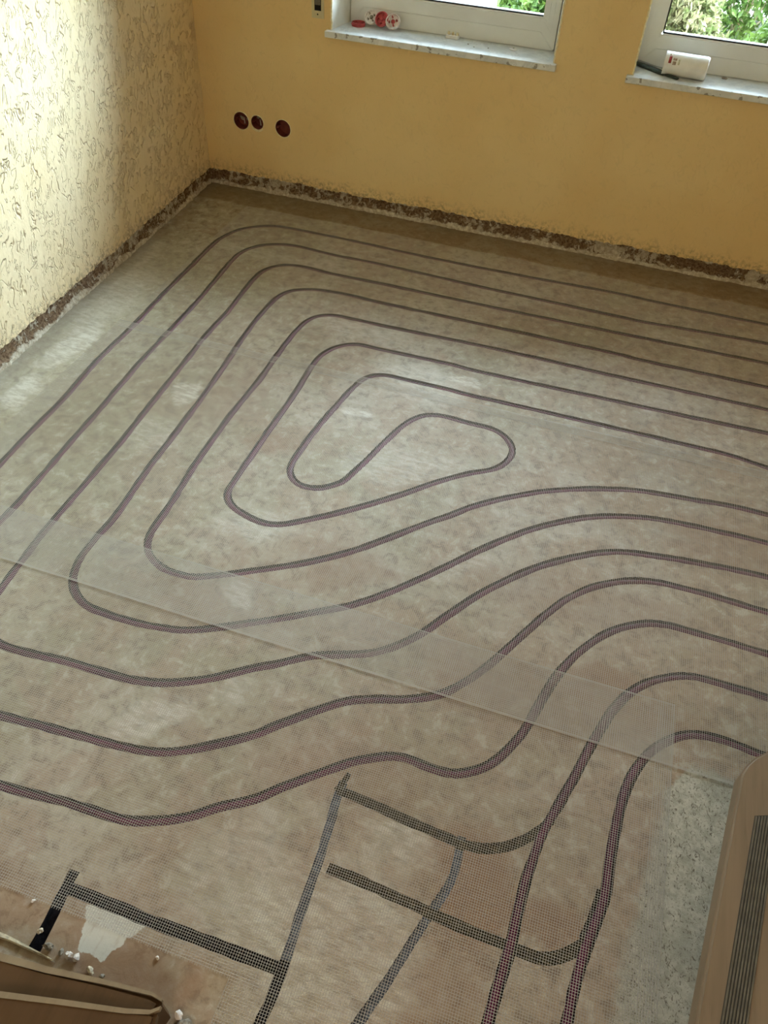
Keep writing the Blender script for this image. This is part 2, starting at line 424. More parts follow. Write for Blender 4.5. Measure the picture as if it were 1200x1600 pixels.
    pc = k.mix(k.math('MULTIPLY', pits, 0.8), pc, (0.11, 0.085, 0.055))
    c = k.mix(patch, c, pc)
    def hp(nx, ny, px, py):
        q = k.math('ADD', k.math('MULTIPLY', X, nx), k.math('MULTIPLY', Y, ny))
        q = k.math('ADD', q, k.math('MULTIPLY', k.math('SUBTRACT', k.noise(45, 4, 0.6), 0.5), 0.022))
        d_ = nx*px+ny*py
        return k.ramp(q, d_-0.0012, d_+0.0012)
    wp = k.math('MULTIPLY', k.math('MULTIPLY', hp(0.05, -1, 1.30, -3.019), hp(-0.86, 0.50, 1.384, -3.032)), k.math('MULTIPLY', hp(0.1, 1, 1.33, -3.097), hp(0.93, 0.36, 1.272, -3.03)))
    wpm = k.math('MULTIPLY', wp, k.ramp(k.noise(1, 5, 0.7, k.map(scale=(60, 12, 1), rot=(0, 0, -.8))), 0.30, 0.5, 0.6, 1))
    c = k.mix(wpm, c, (0.62, 0.62, 0.58))
    # dark specks
    sp_ = k.ramp(k.noise(110, 4, 0.7), 0.68, 0.74)
    c = k.mix(k.math('MULTIPLY', sp_, 0.6), c, (0.10, 0.075, 0.05))
    h = k.math('ADD', k.math('MULTIPLY', k.noise(160, 5, 0.7), 0.35), k.math('MULTIPLY', mid, 0.4))
    h = k.math('ADD', h, k.math('MULTIPLY', patch, k.math('ADD', k.math('MULTIPLY', pn, 1.6), k.math('MULTIPLY', pits, -1.2))))
    rgh = k.math('ADD', k.math('MULTIPLY', mid, 0.15), 0.50)
    return k.fin(c, rgh, k.bump(h, 0.35, 0.003), 0.35)
M['floor'] = floor_mat()

def band_mat():
    k = NT('exposed_mortar_band')
    X, Y, Z = k.xyz()
    n = k.noise(34, 6, 0.7, None, 0.5); n2 = k.noise(14, 4, 0.6, k.map(loc=(4, 4, 4)))
    # lower third: white plaster residue; above: brown crumbly mortar with pale flecks
    zz = k.math('ADD', Z, k.math('MULTIPLY', k.math('SUBTRACT', n2, 0.5), 0.055))
    zz = k.math('ADD', zz, k.math('MULTIPLY', k.math('SUBTRACT', n, 0.5), 0.030))
    low = k.ramp(zz, 0.014, 0.020, 1, 0)
    up = k.ramp(zz, 0.064, 0.070)
    flk = k.ramp(k.math('ADD', n, k.math('MULTIPLY', k.math('SUBTRACT', k.noise(4.5, 3, 0.6), 0.5), 0.55)), 0.50, 0.56)
    wht = k.math('MAXIMUM', k.math('MAXIMUM', low, up), k.math('MULTIPLY', flk, 0.75))
    br = k.mix(k.ramp(k.noise(90, 4, 0.7), 0.35, 0.65), (0.095, 0.055, 0.032), (0.26, 0.180, 0.115))
    wc = k.mix(k.ramp(k.noise(60, 5, 0.7), 0.35, 0.7), (0.42, 0.36, 0.27), (0.72, 0.68, 0.58))
    c = k.mix(wht, br, wc)
    return k.fin(c, 0.95, k.bump(k.math('ADD', n, k.math('MULTIPLY', wht, 0.4)), 0.8, 0.004), 0.1)
M['band'] = band_mat()

# ------------------------------------------------------------------ pipe and groove paths on the floor (metres)
P1a = [[2.588,-0.293],[2.339,-0.294],[2.082,-0.288],[1.977,-0.283],[1.622,-0.298],[1.248,-0.304],[0.977,-0.298],[0.752,-0.293],[0.523,-0.294],[0.438,-0.311],[0.345,-0.38],[0.3,-0.479],[0.289,-0.567],[0.293,-0.758],[0.298,-0.993],[0.31,-1.259],[0.31,-1.478],[0.328,-1.705],[0.331,-1.896],[0.339,-2.045]]
P1b = [[0.966,-2.878],[1.111,-2.864],[1.238,-2.858],[1.297,-2.843],[1.375,-2.805],[1.419,-2.768],[1.484,-2.728],[1.517,-2.694],[1.591,-2.63],[1.647,-2.582],[1.71,-2.547],[1.755,-2.534],[1.83,-2.538],[1.882,-2.527],[1.94,-2.483],[1.986,-2.401],[2.007,-2.332],[2.04,-2.216],[2.079,-2.129],[2.148,-2.032],[2.225,-1.976],[2.289,-1.955],[2.386,-1.954],[2.545,-1.958]]
P2a = [[2.584,-0.439],[2.344,-0.451],[2.098,-0.469],[1.997,-0.466],[1.472,-0.458],[1.024,-0.443],[0.809,-0.446],[0.614,-0.437],[0.521,-0.465],[0.466,-0.508],[0.43,-0.58],[0.425,-0.66],[0.435,-0.828],[0.446,-1.048],[0.448,-1.27],[0.45,-1.417],[0.466,-1.716],[0.471,-1.841],[0.487,-2.156],[0.486,-2.24]]
P2b = [[0.862,-2.74],[1.019,-2.728],[1.171,-2.715],[1.238,-2.702],[1.305,-2.672],[1.422,-2.592],[1.457,-2.556],[1.574,-2.453],[1.641,-2.418],[1.713,-2.394],[1.781,-2.357],[1.815,-2.325],[1.871,-2.248],[1.921,-2.154],[2.005,-1.998],[2.052,-1.935],[2.105,-1.883],[2.179,-1.839],[2.26,-1.816],[2.382,-1.811],[2.548,-1.818]]
P3a = [[2.581,-0.582],[2.307,-0.585],[2.108,-0.587],[2.01,-0.589],[1.503,-0.595],[1.074,-0.594],[0.866,-0.598],[0.721,-0.591],[0.642,-0.608],[0.592,-0.659],[0.572,-0.741],[0.577,-0.901],[0.584,-1.016],[0.583,-1.224],[0.591,-1.355],[0.609,-1.729],[0.615,-1.837],[0.62,-2.197],[0.629,-2.343],[0.637,-2.441]]
P3b = [[0.742,-2.581],[0.802,-2.581],[0.913,-2.571],[1.08,-2.562],[1.169,-2.542],[1.255,-2.499],[1.349,-2.433],[1.392,-2.406],[1.466,-2.355],[1.578,-2.309],[1.645,-2.261],[1.707,-2.187],[1.746,-2.121],[1.822,-2.008],[1.927,-1.887],[2.033,-1.802],[2.139,-1.742],[2.253,-1.717],[2.379,-1.701],[2.552,-1.688]]
P4 = [[2.576,-0.741],[2.121,-0.742],[2.026,-0.736],[1.534,-0.733],[1.12,-0.735],[0.984,-0.73],[0.869,-0.736],[0.801,-0.754],[0.747,-0.788],[0.717,-0.847],[0.71,-0.923],[0.708,-1.037],[0.715,-1.179],[0.728,-1.346],[0.745,-1.612],[0.754,-1.9],[0.77,-2.114],[0.765,-2.194],[0.766,-2.275],[0.782,-2.334],[0.813,-2.379],[0.866,-2.41],[0.933,-2.417],[1.048,-2.411],[1.135,-2.394],[1.224,-2.351],[1.338,-2.283],[1.456,-2.208],[1.525,-2.156],[1.613,-2.067],[1.703,-1.96],[1.749,-1.901],[1.848,-1.789],[1.956,-1.692],[2.07,-1.621],[2.191,-1.578],[2.329,-1.559],[2.555,-1.552]]
P5 = [[2.573,-0.881],[2.132,-0.882],[2.041,-0.881],[1.567,-0.878],[1.17,-0.889],[1.041,-0.889],[0.956,-0.895],[0.897,-0.944],[0.875,-1.049],[0.874,-1.253],[0.876,-1.403],[0.87,-1.555],[0.874,-1.816],[0.889,-2.014],[0.893,-2.128],[0.906,-2.174],[0.933,-2.208],[0.985,-2.235],[1.044,-2.239],[1.1,-2.225],[1.222,-2.156],[1.344,-2.079],[1.439,-2.002],[1.509,-1.93],[1.605,-1.825],[1.655,-1.776],[1.732,-1.696],[1.873,-1.59],[1.994,-1.526],[2.087,-1.49],[2.181,-1.463],[2.324,-1.444],[2.466,-1.428],[2.559,-1.428]]
P6 = [[2.569,-1.019],[2.145,-1.031],[2.057,-1.032],[1.604,-1.041],[1.461,-1.036],[1.22,-1.043],[1.114,-1.046],[1.055,-1.088],[1.021,-1.155],[1.014,-1.238],[1.019,-1.422],[1.016,-1.661],[1.017,-1.859],[1.02,-1.916],[1.055,-1.959],[1.13,-1.986],[1.197,-1.987],[1.26,-1.95],[1.359,-1.871],[1.46,-1.78],[1.587,-1.649],[1.67,-1.577],[1.743,-1.524],[1.774,-1.464],[1.773,-1.409],[1.733,-1.357],[1.677,-1.337],[1.612,-1.338],[1.539,-1.334],[1.479,-1.343],[1.44,-1.377],[1.412,-1.43],[1.38,-1.535],[1.328,-1.73],[1.301,-1.77],[1.261,-1.804],[1.202,-1.809],[1.158,-1.774],[1.145,-1.708],[1.158,-1.524],[1.187,-1.317],[1.216,-1.226],[1.268,-1.189],[1.345,-1.186],[1.499,-1.184],[1.576,-1.188],[1.873,-1.184],[2.158,-1.183],[2.364,-1.182],[2.465,-1.186],[2.564,-1.204]]
P8 = [[2.541,-2.092],[2.441,-2.091],[2.364,-2.093],[2.289,-2.126],[2.241,-2.166],[2.196,-2.23],[2.157,-2.331],[2.134,-2.41],[2.105,-2.506],[2.078,-2.591],[2.066,-2.661],[2.058,-2.726],[2.055,-2.817],[2.047,-2.896],[2.041,-2.964],[2.039,-3.044]]
P9 = [[2.606,-2.263],[2.523,-2.256],[2.442,-2.246],[2.37,-2.255],[2.314,-2.292],[2.266,-2.352],[2.238,-2.421],[2.227,-2.485],[2.22,-2.546],[2.217,-2.611],[2.217,-2.677],[2.203,-2.738],[2.19,-2.797],[2.182,-2.85],[2.176,-2.918],[2.175,-2.999]]
G1 = [[1.639,-2.652],[1.698,-2.655],[1.795,-2.665],[1.891,-2.674],[1.936,-2.675],[1.98,-2.666],[2.02,-2.643],[2.063,-2.603],[2.089,-2.563]]
G2 = [[1.678,-2.808],[1.798,-2.815],[1.887,-2.822],[1.973,-2.828],[2.036,-2.83],[2.067,-2.833],[2.119,-2.832],[2.156,-2.812],[2.19,-2.778]]
G3 = [[1.646,-2.632],[1.643,-2.66],[1.653,-2.753],[1.659,-2.896],[1.663,-2.987]]
G3b = [[1.663,-2.987],[1.663,-3.045],[1.658,-3.094],[1.656,-3.154]]
G4 = [[1.918,-2.661],[1.92,-2.748],[1.902,-2.801],[1.886,-2.849],[1.859,-2.938],[1.822,-3.036],[1.806,-3.089]]
G5 = [[1.218,-3.008],[1.293,-3.008],[1.403,-3.009],[1.508,-3.007],[1.66,-3.004]]
G6 = [[1.221,-3.12],[1.218,-3.063],[1.211,-2.997],[1.211,-2.976]]

# pipes 1-3 turn back beyond the left of the view
P1 = [(2.9,-0.294)] + P1a + [(0.345,-2.3),(0.36,-2.6),(0.40,-2.76),(0.52,-2.86),(0.72,-2.885)] + P1b + [(2.9,-1.97)]
P2 = [(2.9,-0.44)] + P2a + [(0.495,-2.45),(0.52,-2.62),(0.60,-2.72),(0.72,-2.745)] + P2b + [(2.9,-1.83)]
P3 = [(2.9,-0.585)] + P3a + [(0.642,-2.50),(0.672,-2.56)] + P3b + [(2.9,-1.69)]
P4 = [(2.9,-0.74)] + P4 + [(2.9,-1.555)]
P5 = [(2.9,-0.88)] + P5 + [(2.9,-1.43)]
P6 = [(2.9,-1.02)] + P6 + [(2.9,-1.25)]
P8 = [(2.9,-2.10)] + P8 + [(2.04,-3.6)]
P9 = [(2.9,-2.27)] + P9 + [(2.18,-3.6)]
PIPES = [P1, P2, P3, P4, P5, P6, P8, P9]
PIPE_PATHS = [catmull(p, 0.010) for p in PIPES]

# ------------------------------------------------------------------ floor slab with milled grooves
bm = bmesh.new()
box(bm, -0.45, 3.5, -5.0, 0.34, -0.10, 0.0)
floor = bm_obj('floor', bm, [M['floor']])
struct(floor)

def groove_cutter(Q, width, depth, m, seed, rag=0.0012):
    N = normals2d(Q); s = np.arange(len(Q))*0.010
    wl = width/2 + rag*vnoise(s*60, seed) + rag*0.8*vnoise(s*17, seed+1)
    wr = width/2 + rag*vnoise(s*60, seed+2) + rag*0.8*vnoise(s*17, seed+3)
    L = Q + N*wl[:, None]; R = Q - N*wr[:, None]
    n = len(Q); verts = []
    for i in range(n):
        verts += [(L[i,0], L[i,1], 0.01), (R[i,0], R[i,1], 0.01), (R[i,0]+N[i,0]*.0012, R[i,1]+N[i,1]*.0012, -depth), (L[i,0]-N[i,0]*.0012, L[i,1]-N[i,1]*.0012, -depth)]
    faces = [(0, 1, 2, 3)]
    for i in range(n-1):
        a, b = 4*i, 4*i+4
        for j in range(4):
            faces.append((a+j, b+j, b+(j+1) % 4, a+(j+1) % 4))
    faces.append(tuple(4*(n-1)+j for j in (3, 2, 1, 0)))
    me = bpy.data.meshes.new('groove'); me.from_pydata(verts, [], faces); me.update()
    b2 = bmesh.new(); b2.from_mesh(me); bmesh.ops.recalc_face_normals(b2, faces=b2.faces); b2.to_mesh(me); b2.free()
    me.materials.append(m)
    return bpy.data.objects.new('groove', me)

cutters = [(Q[::2] if len(Q) > 10 else Q, 0.0235, 0.021, M['g_pipe']) for Q in PIPE_PATHS]
cutters += [(catmull(G1, 0.015), 0.022, 0.011, M['g_olive']), (catmull(G2, 0.015), 0.023, 0.012, M['g_olive']),
            (catmull(G3, 0.015), 0.021, 0.0035, M['g_blue']), (catmull(G3b, 0.015), 0.022, 0.016, M['g_black']),
            (catmull(G4, 0.015), 0.020, 0.006, M['g_blue']),
            (catmull(G5, 0.015), 0.0245, 0.018, M['g_black']), (catmull(G6, 0.015), 0.0235, 0.018, M['g_black']),
            (catmull([(1.639,-2.655),(1.646,-2.630),(1.652,-2.610)], 0.012), 0.014, 0.008, M['g_olive']),
            (catmull([(2.207,-2.672),(2.199,-2.72),(2.184,-2.775)], 0.012), 0.017, 0.016, M['g_pipe']),
            (catmull([(2.170,-2.90),(2.164,-2.96),(2.162,-3.02)], 0.012), 0.012, 0.014, M['g_pipe']),
            ]
def apply_boolean(target, cutter):
    COL.objects.link(cutter)
    md = target.modifiers.new('cut', 'BOOLEAN'); md.operation = 'DIFFERENCE'; md.solver = 'EXACT'; md.object = cutter
    md.material_mode = 'TRANSFER'
    dg = bpy.context.evaluated_depsgraph_get(); dg.update()
    me = bpy.data.meshes.new_from_object(target.evaluated_get(dg))
    target.modifiers.remove(md)
    target.data = me
    COL.objects.unlink(cutter); bpy.data.objects.remove(cutter)
for i, (Q, wd, dp, m) in enumerate(cutters):
    dp += 0.00013*i
    apply_boolean(floor, groove_cutter(Q, wd, dp, m, 10*i))
print('floor faces', len(floor.data.polygons), 'mats', len(floor.data.materials))

# ------------------------------------------------------------------ walls
TH = 0.0341                                # the left wall leans off square by 2 degrees
OPEN = [(0.6197, 1.5256), (1.8253, 2.731)] # window openings in the back wall
ZS, ZT = 0.6975, 1.98                      # under the sill slab / lintel
SOCK = [(0.183, 0.309, 0.036), (0.262, 0.313, 0.029), (0.387, 0.307, 0.0355)]

def plate_with_holes(name, outer, holes, y0, y1, m, parent=None):
    """slab in the x-z plane between y0 (room side) and y1, with holes cut right through"""
    loops = [outer] + holes
    pts = [p for l in loops for p in l]
    tris = tessellate_polygon([[Vector((x, z, 0)) for x, z in l] for l in loops])
    n = len(pts)
    verts = [(x, y0, z) for x, z in pts] + [(x, y1, z) for x, z in pts]
    faces = [tuple(t) for t in tris] + [tuple(i+n for i in reversed(t)) for t in tris]
    k = 0
    for l in loops:
        q = len(l)
        for i in range(q):
            a, b = k+i, k+(i+1) % q
            faces.append((a, b, b+n, a+n))
        k += q
    b = bmesh.new(); me = bpy.data.meshes.new(name); me.from_pydata(verts, [], faces); b.from_mesh(me)
    bmesh.ops.recalc_face_normals(b, faces=b.faces)
    b.to_mesh(me); b.free(); me.materials.append(m)
    return link(bpy.data.objects.new(name, me), parent)

xs = np.arange(-0.05, 3.45, 0.0045)
zb = 0.070 + 0.0035*vnoise(xs*40, 5) + 0.003*vnoise(xs*130, 6) + 0.0025*vnoise(xs*9, 7)
outer = [(float(a), float(b)) for a, b in zip(xs, zb)] + [(3.45, 2.4), (-0.05, 2.4)]
def ragged_rect(x0, x1, z0, z1, seed):
    zz = np.arange(z0, z1, 0.012); r = random.Random(seed)
    left = [(x0 + 0.0012*r.uniform(-1, 1), float(z)) for z in zz]
    right = [(x1 + 0.0012*r.uniform(-1, 1), float(z)) for z in zz[::-1]]
    return [(x0, z0)] + left[1:] + [(x0, z1), (x1, z1)] + right[:-1] + [(x1, z0)]
holes = [ragged_rect(a, b, ZS, ZT, i+3) for i, (a, b) in enumerate(OPEN)]
for i, (sx, sz, sr) in enumerate(SOCK):
    r = random.Random(i)
    holes.append([((sr+0.0015+0.0022*r.random())*math.cos(t)+sx, (sr+0.0015+0.0022*r.random())*math.sin(t)+sz) for t in np.linspace(0, 2*PI, 29)[:-1]])
wall_back = plate_with_holes('wall_back', outer, holes, 0.0, 0.055, M['wall_soft'])
struct(wall_back)
bm = bmesh.new()
ga = 0.030
for x0, x1, z0, z1 in [(-0.3, OPEN[0][0]-ga, -0.1, 2.4), (OPEN[0][1]+ga, OPEN[1][0]-ga, -0.1, 2.4), (OPEN[1][1]+ga, 3.6, -0.1, 2.4),
                       (OPEN[0][0]-ga, OPEN[0][1]+ga, -0.1, ZS), (OPEN[1][0]-ga, OPEN[1][1]+ga, -0.1, ZS),
                       (OPEN[0][0]-ga, OPEN[0][1]+ga, ZT, 2.4), (OPEN[1][0]-ga, OPEN[1][1]+ga, ZT, 2.4)]:
    box(bm, x0, x1, 0.054, 0.36, z0, z1)
# thin backing down behind the removed skirting
box(bm, -0.05, 3.45, 0.016, 0.056, -0.02, 0.085)
mas = bm_obj('masonry', bm, M['masonry'], wall_back)

def along_left(s, d=0.0, z=0.0):
    """point s metres from the corner along the left wall, d metres into the room"""
    return (math.sin(TH)*s + math.cos(TH)*d, -math.cos(TH)*s + math.sin(TH)*d, z)

def wall_left_mesh():
    ss = np.arange(-0.02, 5.0, 0.0045)
    zz = 0.070 + 0.0035*vnoise(ss*38, 25) + 0.003*vnoise(ss*120, 26) + 0.003*vnoise(ss*8, 27)
    loop = [(float(a), float(b)) for a, b in zip(ss, zz)] + [(5.0, 2.4), (-0.02, 2.4)]
    tris = tessellate_polygon([[Vector((a, b, 0)) for a, b in loop]])
    n = len(loop)
    verts = [along_left(a, 0, b) for a, b in loop] + [along_left(a, -0.05, b) for a, b in loop]
    faces = [tuple(t) for t in tris] + [tuple(i+n for i in reversed(t)) for t in tris] + [(i, (i+1) % n, (i+1) % n+n, i+n) for i in range(n)]
    b = bmesh.new(); me = bpy.data.meshes.new('wall_left'); me.from_pydata(verts, [], faces); b.from_mesh(me)
    bmesh.ops.recalc_face_normals(b, faces=b.faces); b.to_mesh(me); b.free(); me.materials.append(M['wall_rough'])
    return link(bpy.data.objects.new('wall_left', me))
wall_left = struct(wall_left_mesh())
bm = bmesh.new()
bmv = [along_left(-0.4, -0.049, 0), along_left(5.0, -0.049, 0), along_left(5.0, -0.30, 0), along_left(-0.4, -0.30, 0)]
prism(bm, [(v[0], v[1]) for v in bmv], -0.1, 2.4)
bmv = [along_left(-0.02, -0.016, 0), along_left(5.0, -0.016, 0), along_left(5.0, -0.051, 0), along_left(-0.02, -0.051, 0)]
prism(bm, [(v[0], v[1]) for v in bmv], -0.02, 0.085)
bm_obj('masonry', bm, M['masonry'], wall_left)

# crumbly bands where the skirting tiles were pulled off
def band(name, fn, length, seed):
    nx = int(length/0.004); nz = 22
    s = np.linspace(-0.012, length, nx); z = np.linspace(-0.006, 0.078, nz)
    Sg, Zg = np.meshgrid(s, z, indexing='ij')
    n = 0.5*vnoise2(Sg*60, Zg*60+7, seed) + 0.3*vnoise2(Sg*140, Zg*140, seed+1) + 0.4*vnoise2(Sg*18, Zg*25, seed+2)
    lowm = np.clip((0.024 + 0.008*vnoise(Sg*25, seed+4) - Zg)/0.006, 0, 1)
    d = -0.010 + 0.0045*n + lowm*(0.009 + 0.002*n)
    d = np.where(Zg < 0.0, d, d)
    verts = []
    for i in range(nx):
        for j in range(nz):
            verts.append(fn(float(Sg[i, j]), float(d[i, j]), float(Zg[i, j])))
    faces = [(i*nz+j, (i+1)*nz+j, (i+1)*nz+j+1, i*nz+j+1) for i in range(nx-1) for j in range(nz-1)]
    return struct(mesh_obj(name, verts, faces, M['band'], None, True))
band('baseboard_back', lambda s, d, z: (s, -d, z), 3.4, 50)
band('baseboard_left', lambda s, d, z: along_left(s, d, z), 4.6, 80)

# other walls and the ceiling, outside the view
def shell(name, boxes, m):
    b = bmesh.new()
    for q in boxes: box(b, *q)
    return struct(bm_obj(name, b, m))
shell('wall_right', [(3.42, 3.62, -5.0, 0.34, -0.1, 2.4)], M['wall_soft'])
shell('wall_front', [(-0.4, 3.6, -5.15, -4.98, -0.1, 2.4)], M['wall_soft'])
shell('ceiling', [(-0.45, 3.62, -5.15, 0.36, 2.38, 2.5)], M['ceiling'])

# ------------------------------------------------------------------ windows
def window(name, x0, x1, idx):
    root = empty(name, (0, 0, 0)); struct(root)
    SP = 0.026                       # reveals splay inwards
    yf = 0.15                        # room-side face of the frame
    xa, xb = x0+(SP if idx == 1 else -0.004), x1-SP
    so = 0.034 if idx == 1 else 0.052
    # reveals: white plaster jambs with a ragged cream arris
    for side, (xr, xi) in enumerate(((x0, xa), (x1, xb))):
        b = bmesh.new(); sgn = -1 if side == 0 else 1
        pts = [(xr+sgn*0.0, 0.0012), (xi, yf+0.02), (xi, 0.36), (xi+sgn*0.055, 0.36), (xr+sgn*0.031, 0.054), (xr+sgn*0.001, 0.054)] 
        prism(b, pts, 0.7205, ZT)
        bm_obj('reveal', b, M['white_plaster'], root)
        b = bmesh.new(); r = random.Random(idx*7+side)
        prev = None; z = 0.722
        rings = []
        while z < ZT:
            wv = 0.0022 + 0.0016*r.random(); o = 0.0012*r.uniform(-1, 1)
            rings.append([b.verts.new((xr+o-wv, -0.0014-0.001*r.random(), z)), b.verts.new((xr+o+wv, -0.0014-0.001*r.random(), z)), b.verts.new((xr+o+wv, 0.003, z)), b.verts.new((xr+o-wv, 0.003, z))])
            z += 0.007
        for A, B in zip(rings[:-1], rings[1:]):
            for j in range(4): b.faces.new((A[j], A[(j+1) % 4], B[(j+1) % 4], B[j]))
        b.faces.new(rings[0]); b.faces.new(rings[-1][::-1])
        bm_obj('plaster_edge', b, M['cream_edge'], root)
    # lintel underside
    b = bmesh.new(); box(b, x0-0.02, x1+0.02, 0.001, 0.36, ZT-0.012, ZT+0.01); bm_obj('reveal', b, M['white_plaster'], root)
    # outer sill sealing the wall below the frame
    b = bmesh.new(); box(b, x0-0.02, x1+0.02, 0.20, 0.42, ZS-0.01, 0.745, 0.002); bm_obj('outer_sill', b, M['steel'], root)
    # marble sill board
    b = bmesh.new()
    box(b, x0-0.0215, x1+0.0135, -0.0255, 0.175, 0.6985, 0.7215, 0.0025)
    bm_obj('window_sill', b, M['marble'], root)
    # fixed frame: four mitred members
    def member_frame(xl, xr, zl, zr, wdt, y0, y1, bev, nm, m):
        out = [(xl, zl), (xr, zl), (xr, zr), (xl, zr)]; inn = [(xl+wdt, zl+wdt), (xr-wdt, zl+wdt), (xr-wdt, zr-wdt), (xl+wdt, zr-wdt)]
        g = 0.00035
        for i in range(4):
            j = (i+1) % 4
            b = bmesh.new()
            a, c = Vector(out[i]), Vector(out[j]); d, e = Vector(inn[j]), Vector(inn[i])
            t = (c-a).normalized()*g
            prism(b, [tuple(a+t), tuple(c-t), tuple(d-t), tuple(e+t)], y0, y1, 'y')
            bmesh.ops.recalc_face_normals(b, faces=b.faces)
            bmesh.ops.bevel(b, geom=list(b.edges), offset=bev, segments=2, affect='EDGES')
            bm_obj(nm, b, m, root)
    zf = 0.7225
    gl_l = 0.074 if idx == 2 else 0.058
    member_frame(xa+0.0005, xb-0.0005, zf, ZT-0.013, 0.062, yf, yf+0.07, 0.003, 'window_frame', M['pvc'])
    member_frame(xa+so, xb-0.034, zf+0.0925, ZT-0.060, 0.018, yf-0.004, yf+0.06, 0.005, 'glazing_bead', M['pvc'])
    member_frame(xa+0.0205, xb-0.0205, zf+0.0600, ZT-0.04, 0.040, yf-0.0015, yf+0.05, 0.001, 'sash_frame', M['pvc'])
    xg0, xg1, zg0, zg1 = xa+so+0.0183, xb-0.0523, zf+0.1108, ZT-0.0783
    member_frame(xg0, xg1, zg0, zg1, 0.0050, yf+0.004, yf+0.020, 0.0005, 'gasket', M['gasket'])
    b = bmesh.new(); box(b, xg0-0.002, xg1+0.002, yf+0.020, yf+0.024, zg0-0.002, zg1+0.002)
    bm_obj('window_pane', b, M['glass'], root)
    return root
window('window_1', OPEN[0][0], OPEN[0][1], 1)
window('window_2', OPEN[1][0], OPEN[1][1], 2)

# ------------------------------------------------------------------ heating pipes
PL = ['outermost purple heating pipe loop, nearest the walls, passing closest to the room corner',
      'second purple heating pipe loop counted inward from the left wall and back wall',
      'third purple pipe loop from the walls, bending back just at the left picture edge',
      'fourth purple pipe loop, its left bend crossing the lower sheet overlap',
      'fifth purple heating pipe loop, wrapped directly around the innermost spiral pipe',
      'innermost purple heating pipe spiralling to the rounded loop mid floor',
      'purple pipe sweeping down from the right, second from the rough grey screed',
      'purple pipe nearest the rough grey screed patch and the tan wooden tread']
def tube(Q, r, zc, seg=12):
    n = len(Q); N = normals2d(Q); verts = []
    for i in range(n):
        for j in range(seg):
            a = 2*PI*j/seg
            verts.append((Q[i,0]+N[i,0]*r*math.cos(a), Q[i,1]+N[i,1]*r*math.cos(a), zc[i]+r*math.sin(a)))
    faces = [(i*seg+j, (i+1)*seg+j, (i+1)*seg+(j+1) % seg, i*seg+(j+1) % seg) for i in range(n-1) for j in range(seg)]
    faces.append(tuple(range(seg))); faces.append(tuple((n-1)*seg+j for j in reversed(range(seg))))
    return verts, faces
for i, Q in enumerate(PIPE_PATHS):
    s = np.arange(len(Q))*0.010
    zc = -0.0108 + 0.0010*vnoise(s*3.1, 300+i) + 0.0006*vnoise(s*9, 320+i)
    v, f = tube(Q, 0.0084, zc)
    o = mesh_obj('heating_pipe', v, f, M['pipe'], None, True)
    tag(o, PL[i], 'pipe', 'purple underfloor heating pipe loops in the floor')

